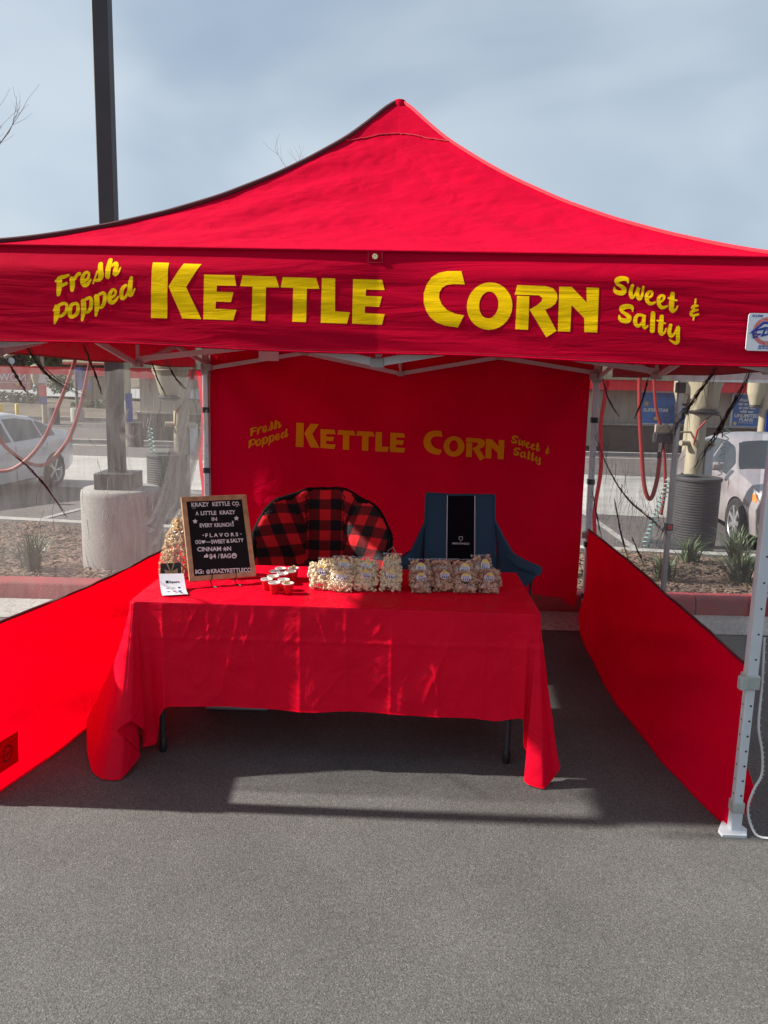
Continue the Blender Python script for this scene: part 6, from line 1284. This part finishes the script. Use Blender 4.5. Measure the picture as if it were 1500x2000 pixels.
pc = sign_board('poster', CW, 11.12, 12.4, 0.53, 1.66, -0.06, M['blue_sign']); star_on(pc, 11.3, 0.66, -0.08, 0.1)
nt_ = sign_board('notice', CW, -9.2, -8.7, 1.05, 1.36, -0.06, M['paper']); nt2 = sign_board('notice', CW, -8.6, -8.2, 1.05, 1.36, -0.06, M['paper'])
for o, x in ((nt_, -8.95), (nt2, -8.4)): 
    m = MB()
    for k in range(4): m.box((x, -0.08, 1.30 - k * 0.065), (0.3 - 0.05 * (k % 2), 0.01, 0.02))
    m.build('print_lines', M['blue_print'], o)
# kerb and apron in front of the building
m = MB(); m.box((5, 25.2, -0.40), (32, 0.25, 0.16)); m.box((5, 24.0, -0.43), (32, 0.2, 0.05)); tag(m.build('building_kerb', M['pale_concrete']), kind='structure')
VB = thing('vacuum_post', 'small cream vacuum hanging before the blue poster on the right', 'vacuum station', (8.6, 22.0, lot_z(22)), 0, 'cream car vacuum posts')
def small_vac(root, s=1.0, red=False):
    m = MB(); m.lathe([(0.0, 0), (0.12, 0), (0.1, 2.6)], n=16); m.build('column', M['cream'], root)
    m = MB(); m.lathe([(0.13, 1.75), (0.2, 2.0), (0.23, 2.1), (0.23, 2.6), (0.0, 2.7)], (-0.28, -0.05, 0), 18); m.build('vacuum_housing', M['cream'], root)
    m = MB(); m.lathe([(0.0, 1.66), (0.18, 1.69), (0.14, 1.75)], (-0.28, -0.05, 0), 18); m.build('collection_dish', M['black'], root)
small_vac(VB)
for px, Y_, nm in ((250, 24.5, 'pale vacuum post just right of the lamp post'), (87, 35.5, 'far cream vacuum post with red and blue price sign'), (1492, 21.0, 'cream vacuum post at the right frame edge')):
    p = at(px, 800, Y_); v = thing('vacuum_post', nm, 'vacuum station', (p.x, Y_, lot_z(Y_)), 0, 'cream car vacuum posts'); small_vac(v)
    if px == 87:
        for nme, z0, z1, mt in (('red_sign', 1.35 - 0.1, 1.75, M['fascia']), ('blue_sign', 0.88, 1.25, M['blue_print']), ('white_notice', 1.85, 2.3, M['paper'])):
            m = MB(); m.box((0.02, -0.16, (z0 + z1) / 2), (0.36, 0.02, z1 - z0)); m.build(nme, mt, v)
        m = MB(); m.tube([(0, 0, 2.5), (0, 0, 3.5), (-0.8, 0, 3.4), (-1.7, 0, 2.95)], 0.09, 8); m.build('boom_arm', M['cream'], v)
    else:
        m = MB(); m.box((0.1, -0.2, 1.2), (0.22, 0.02, 0.9)); m.build('blue_sign', M['blue_print'], v)
for px, Y_, w in ((264, 24.0, 'behind the lamp post'), (107, 35.0, 'beside the far red and blue sign')):
    p = at(px, 840, Y_); litter_bin(p.x, Y_, lot_z(Y_), 'distant dark litter bin ' + w)

# left background: red beam, signs, planter, bank, hedge, road, trees
RB = thing('red_beam_canopy', 'long red beam with cream pipe spanning the far vacuum bays', 'canopy', (0, 34.0, 0))
a = at(-60, 716, 34); b = at(330, 724, 34)
m = MB(); m.box(((a.x + b.x) / 2, 0, 1.92), (b.x - a.x, 0.3, 0.33)); m.build('beam', M['fascia'], RB)
m = MB(); m.tube([(at(90, 0, 34).x, 0.1, 2.3), (b.x, 0.1, 2.3)], 0.10, 8); m.build('pipe', M['cream'], RB)
for px in (-40, 205, 320):
    m = MB(); m.tube([(at(px, 700, 34).x, 0.2, lot_z(34)), (at(px, 700, 34).x, 0.2, 2.4)], 0.09, 8); m.build('post', M['cream'], RB)
NS = thing('banner_sign', 'pink banner sign with mirrored letters NOW at the far left', 'sign', (0, 46.0, 0))
a = at(-30, 760, 46); b = at(58, 726, 46)
m = MB(); m.box(((a.x + b.x) / 2, 0, (a.z + b.z) / 2), (b.x - a.x, 0.05, b.z - a.z)); nb = m.build('banner', mat('pink_banner', (0.58, 0.17, 0.17), rough=0.7), NS)
words(nb, [('NOW', a.z + 0.52)], b.x - 0.18, -0.03, 0.62, M['pink_print'] if False else M['paper'], align='LEFT', mirror=True)
star_on(nb, at(35, 750, 46).x, at(35, 750, 46).z, -0.03, 0.16); m = MB(); m.box(((a.x + b.x) / 2, -0.04, a.z + 0.42), (b.x - a.x, 0.01, 0.03)); m.build('rule', M['paper'], nb)
for x in (a.x + 0.2, b.x - 0.2):
    m = MB(); m.tube([(x, 0.06, -0.2), (x, 0.06, b.z)], 0.04, 8); m.build('post', M['grey_metal'], NS)
for px, d in ((2, 'cut by the left frame edge'), (34, 'standing above the white sedan roof')):
    p = at(px, 812, 36.5); bo = thing('bollard', 'yellow bollard ' + d, 'bollard', (p.x, 36.5, lot_z(36)), 0, 'yellow bollards'); h = at(px, 788, 36.5).z - lot_z(36)
    m = MB(); m.lathe([(0.0, 0), (0.085, 0), (0.085, h - 0.06), (0.06, h - 0.015), (0.0, h)], n=16); m.build('post', M['yellow_paint'], bo)
    m = MB(); m.lathe([(0.11, 0), (0.12, 0.02), (0.09, 0.05)], n=16); m.build('collar', M['can'], bo)
p = at(142, 818, 37); PL = thing('concrete_pier', 'pale round concrete pier in front of the far planted bank', 'pier', (p.x, 37.6, lot_z(37)))
m = MB(); m.lathe([(0.0, 0), (0.32, 0), (0.32, 0.62), (0.3, 0.65), (0, 0.65)], n=24); m.build('pier_block', M['pale_concrete'], PL); m = MB(); m.tube([(0, 0, 0.64), (0, 0, 4.5)], 0.07, 8); m.build('pole', M['pole'], PL)
def bank(u, v):
    x = -70 + 59 * u; y = 38.5 + 9 * v; return (x, y, lot_z(38) + 0.02 + (0.75 * v + 0.12 * nz(x * .6, y * .6)) )
m = MB(); m.grid(bank, 60, 12); tag(m.build('planted_bank', M['earth']), kind='structure')
m = MB(); m.box((-40, 38.3, -0.4), (60, 0.2, 0.2)); tag(m.build('bank_kerb', M['pale_concrete']), kind='structure')
m = MB(); m.grid(lambda u, v: (-140 + 130 * u, 60 + 60 * v, 0.12), 2, 2); tag(m.build('far_road', mat('pale_road', (0.28, 0.28, 0.28), rough=0.9)), kind='structure')
m = MB(); m.grid(lambda u, v: (-160 + 220 * u, 120 + 120 * v, 0.1 + 16 * (v ** 1.4) + 3 * nz(u * 9, v * 5)), 40, 20); tag(m.build('hill', M['earth']), kind='structure')
rl = random.Random(31)
def foliage(m, c, rx, ry, rz, n, s):
    for i in range(n):
        while True:
            q = Vector((rl.uniform(-1, 1), rl.uniform(-1, 1), rl.uniform(-1, 1)))
            if 0.25 < q.length < 1: break
        k = 0.75 + 0.35 * nz(q.x * 2.3 + c[0], q.y * 2.3, q.z * 2.3)
        p = Vector(c) + Vector((q.x * rx, q.y * ry, q.z * rz)) * k
        a = Vector((rl.uniform(-1, 1), rl.uniform(-1, 1), rl.uniform(-1, 1))).normalized(); b = a.orthogonal().normalized(); ss = s * rl.uniform(0.6, 1.3)
        m.add([p + a * ss, p + b * ss * 0.5, p - a * ss, p - b * ss * 0.5], [(0, 1, 2, 3)])
def bush(name, label, px, py, Y_, rx, rz, n, s, mt, cat='bush', group=None, trunk=True):
    p = at(px, py, Y_); o = thing(name, label, cat, (p.x, Y_, p.z - rz), 0, group)
    m = MB(); m.fixn = False; foliage(m, (0, 0, rz), rx, rx * 0.7, rz, n, s); tag(m.build('crown', M[mt], o, smooth=False), kind='stuff')
    m = MB(); m.tube([(0, 0, -min(3, 0.4 + rz * 0.4)), (0.05, 0, rz * 0.6), (0.1, 0, rz * 1.2)], [0.06 * rz + 0.03, 0.05 * rz, 0.02 * rz], 7); m.build('trunk', M['bark'], o)
for i, (px, py, Y_, rx, rz, w) in enumerate(((-5, 772, 46, 1.1, 0.35, 'under the pink banner at the left edge'), (30, 774, 45.5, 1.0, 0.34, 'under the pink banner star'), (62, 777, 45, 0.9, 0.33, 'left of the far price sign'), (160, 790, 44, 0.8, 0.3, 'right of the far concrete pier'), (195, 788, 44, 0.9, 0.32, 'left of the lamp post'))):
    bush('hedge_shrub', 'low green hedge shrub on the far bank ' + w, px, py, Y_, rx, rz, 420, 0.09, 'leaf', 'shrub', 'hedge shrubs on the far bank')
for i, (px, py, Y_, rx, rz, w, mt) in enumerate(((-10, 690, 110, 7, 4.2, 'filling the far left corner', 'leaf_dark'), (45, 688, 115, 6, 3.6, 'above the boom arm', 'leaf_dark'), (105, 706, 105, 4.5, 2.4, 'brighter, right of the boom arm post', 'leaf'), (150, 690, 118, 6, 3.6, 'behind the hose tops', 'leaf_dark'), (215, 695, 115, 6, 3.2, 'behind the lamp post', 'leaf_dark'), (290, 700, 118, 6, 3.0, 'over the car wash roof', 'leaf_dark'), (72, 745, 60, 1.0, 0.9, 'small and round beside the pink banner', 'leaf'), (118, 748, 58, 1.3, 1.0, 'olive, hanging right of the far vacuum post', 'leaf'))):
    bush('broadleaf_tree', 'dense green tree on the far hillside ' + w, px, py, Y_, rx, rz, 900, 0.55 if Y_ > 90 else 0.11, mt, 'tree', 'trees on the far hillside')
WB = thing('timber_shed', 'brown timber-sided low building far behind the lamp post', 'building', (at(192, 745, 52).x, 52, 0))
m = MB(); m.box((0, 0, 0.9), (1.5, 2, 1.7)); m.build('wall', mat('brown_timber', (0.22, 0.15, 0.09), rough=0.9, var=0.2, nscale=6), WB); m = MB(); m.box((0, 0, 1.8), (1.8, 2.4, 0.12)); m.build('roof', M['stucco'], WB)
FB = thing('feather_banner', 'purple and white banner hanging behind the red hoses', 'banner', (at(160, 740, 33).x, 33, lot_z(33)))
m = MB(); m.grid(lambda a, b: (-0.28 + 0.56 * a + 0.1 * (1 - b), 0.03 * math.sin(b * 6), 1.6 + 0.95 * b), 4, 8); m.build('banner_cloth', mat('purple_banner', (0.12, 0.12, 0.32), rough=0.7, var=0.7, nscale=3), FB); m = MB(); m.tube([(-0.3, 0, 0), (-0.3, 0, 2.9)], 0.02, 6); m.build('pole', M['grey_metal'], FB)
SS = thing('round_sign', 'round white road sign seen from behind at the far left', 'sign', (at(22, 705, 60).x, 60, 0))
zc_ = at(22, 705, 60).z
m = MB(); m.lathe([(0.0, 0.0), (0.26, 0.0), (0.26, 0.02), (0, 0.02)], (0, 0, zc_), 20, axis=(0, -1, 0)); m.build('disc', M['paper'], SS); m = MB(); m.tube([(0, 0.04, -0.2), (0, 0.04, zc_ + 0.2)], 0.04, 6); m.build('post', M['grey_metal'], SS)

# bare trees
rt = random.Random(9)
def bare_tree(label, base, height, lean, seed):
    rt.seed(seed); T = thing('bare_tree', label, 'tree', base, 0, 'leafless trees'); mt_ = MB(); mb = MB(); mb.fixn = False
    def grow(p, d, L, r, dep, m):
        pts = [p]; q = p.copy(); dd = d.copy()
        for i in range(4):
            dd = (dd + Vector((rt.uniform(-1, 1), rt.uniform(-1, 1), rt.uniform(-0.3, 0.7))) * 0.16).normalized(); q = q + dd * L / 4; pts.append(q.copy())
        m.tube(pts, [r * (1 - 0.45 * i / 4) for i in range(5)], 6 if dep < 2 else 4, False)
        if dep < 5:
            for k in range(3 if dep < 4 else 4):
                i = rt.randint(2, 4); ax = Vector((rt.uniform(-1, 1), rt.uniform(-1, 1), rt.uniform(-0.2, 0.8))).normalized(); nd = (dd * 0.9 + ax * 0.75).normalized()
                grow(pts[i], nd, L * rt.uniform(0.55, 0.78), r * 0.5, dep + 1, mb)
    grow(Vector((0, 0, 0)), Vector(lean).normalized(), height * 0.42, 0.09, 0, mt_)
    mt_.build('trunk', M['bark'], T); tag(mb.build('branches', M['bark'], T), kind='stuff')
bare_tree('leafless tree reaching in from the left frame edge', (-7.75, 14.0, -0.2), 10.6, (0.03, 0, 1), 4)
bare_tree('leafless tree with twig tips just above the tent roof', (-1.45, 17.5, -0.25), 7.05, (0.0, 0, 1), 12)
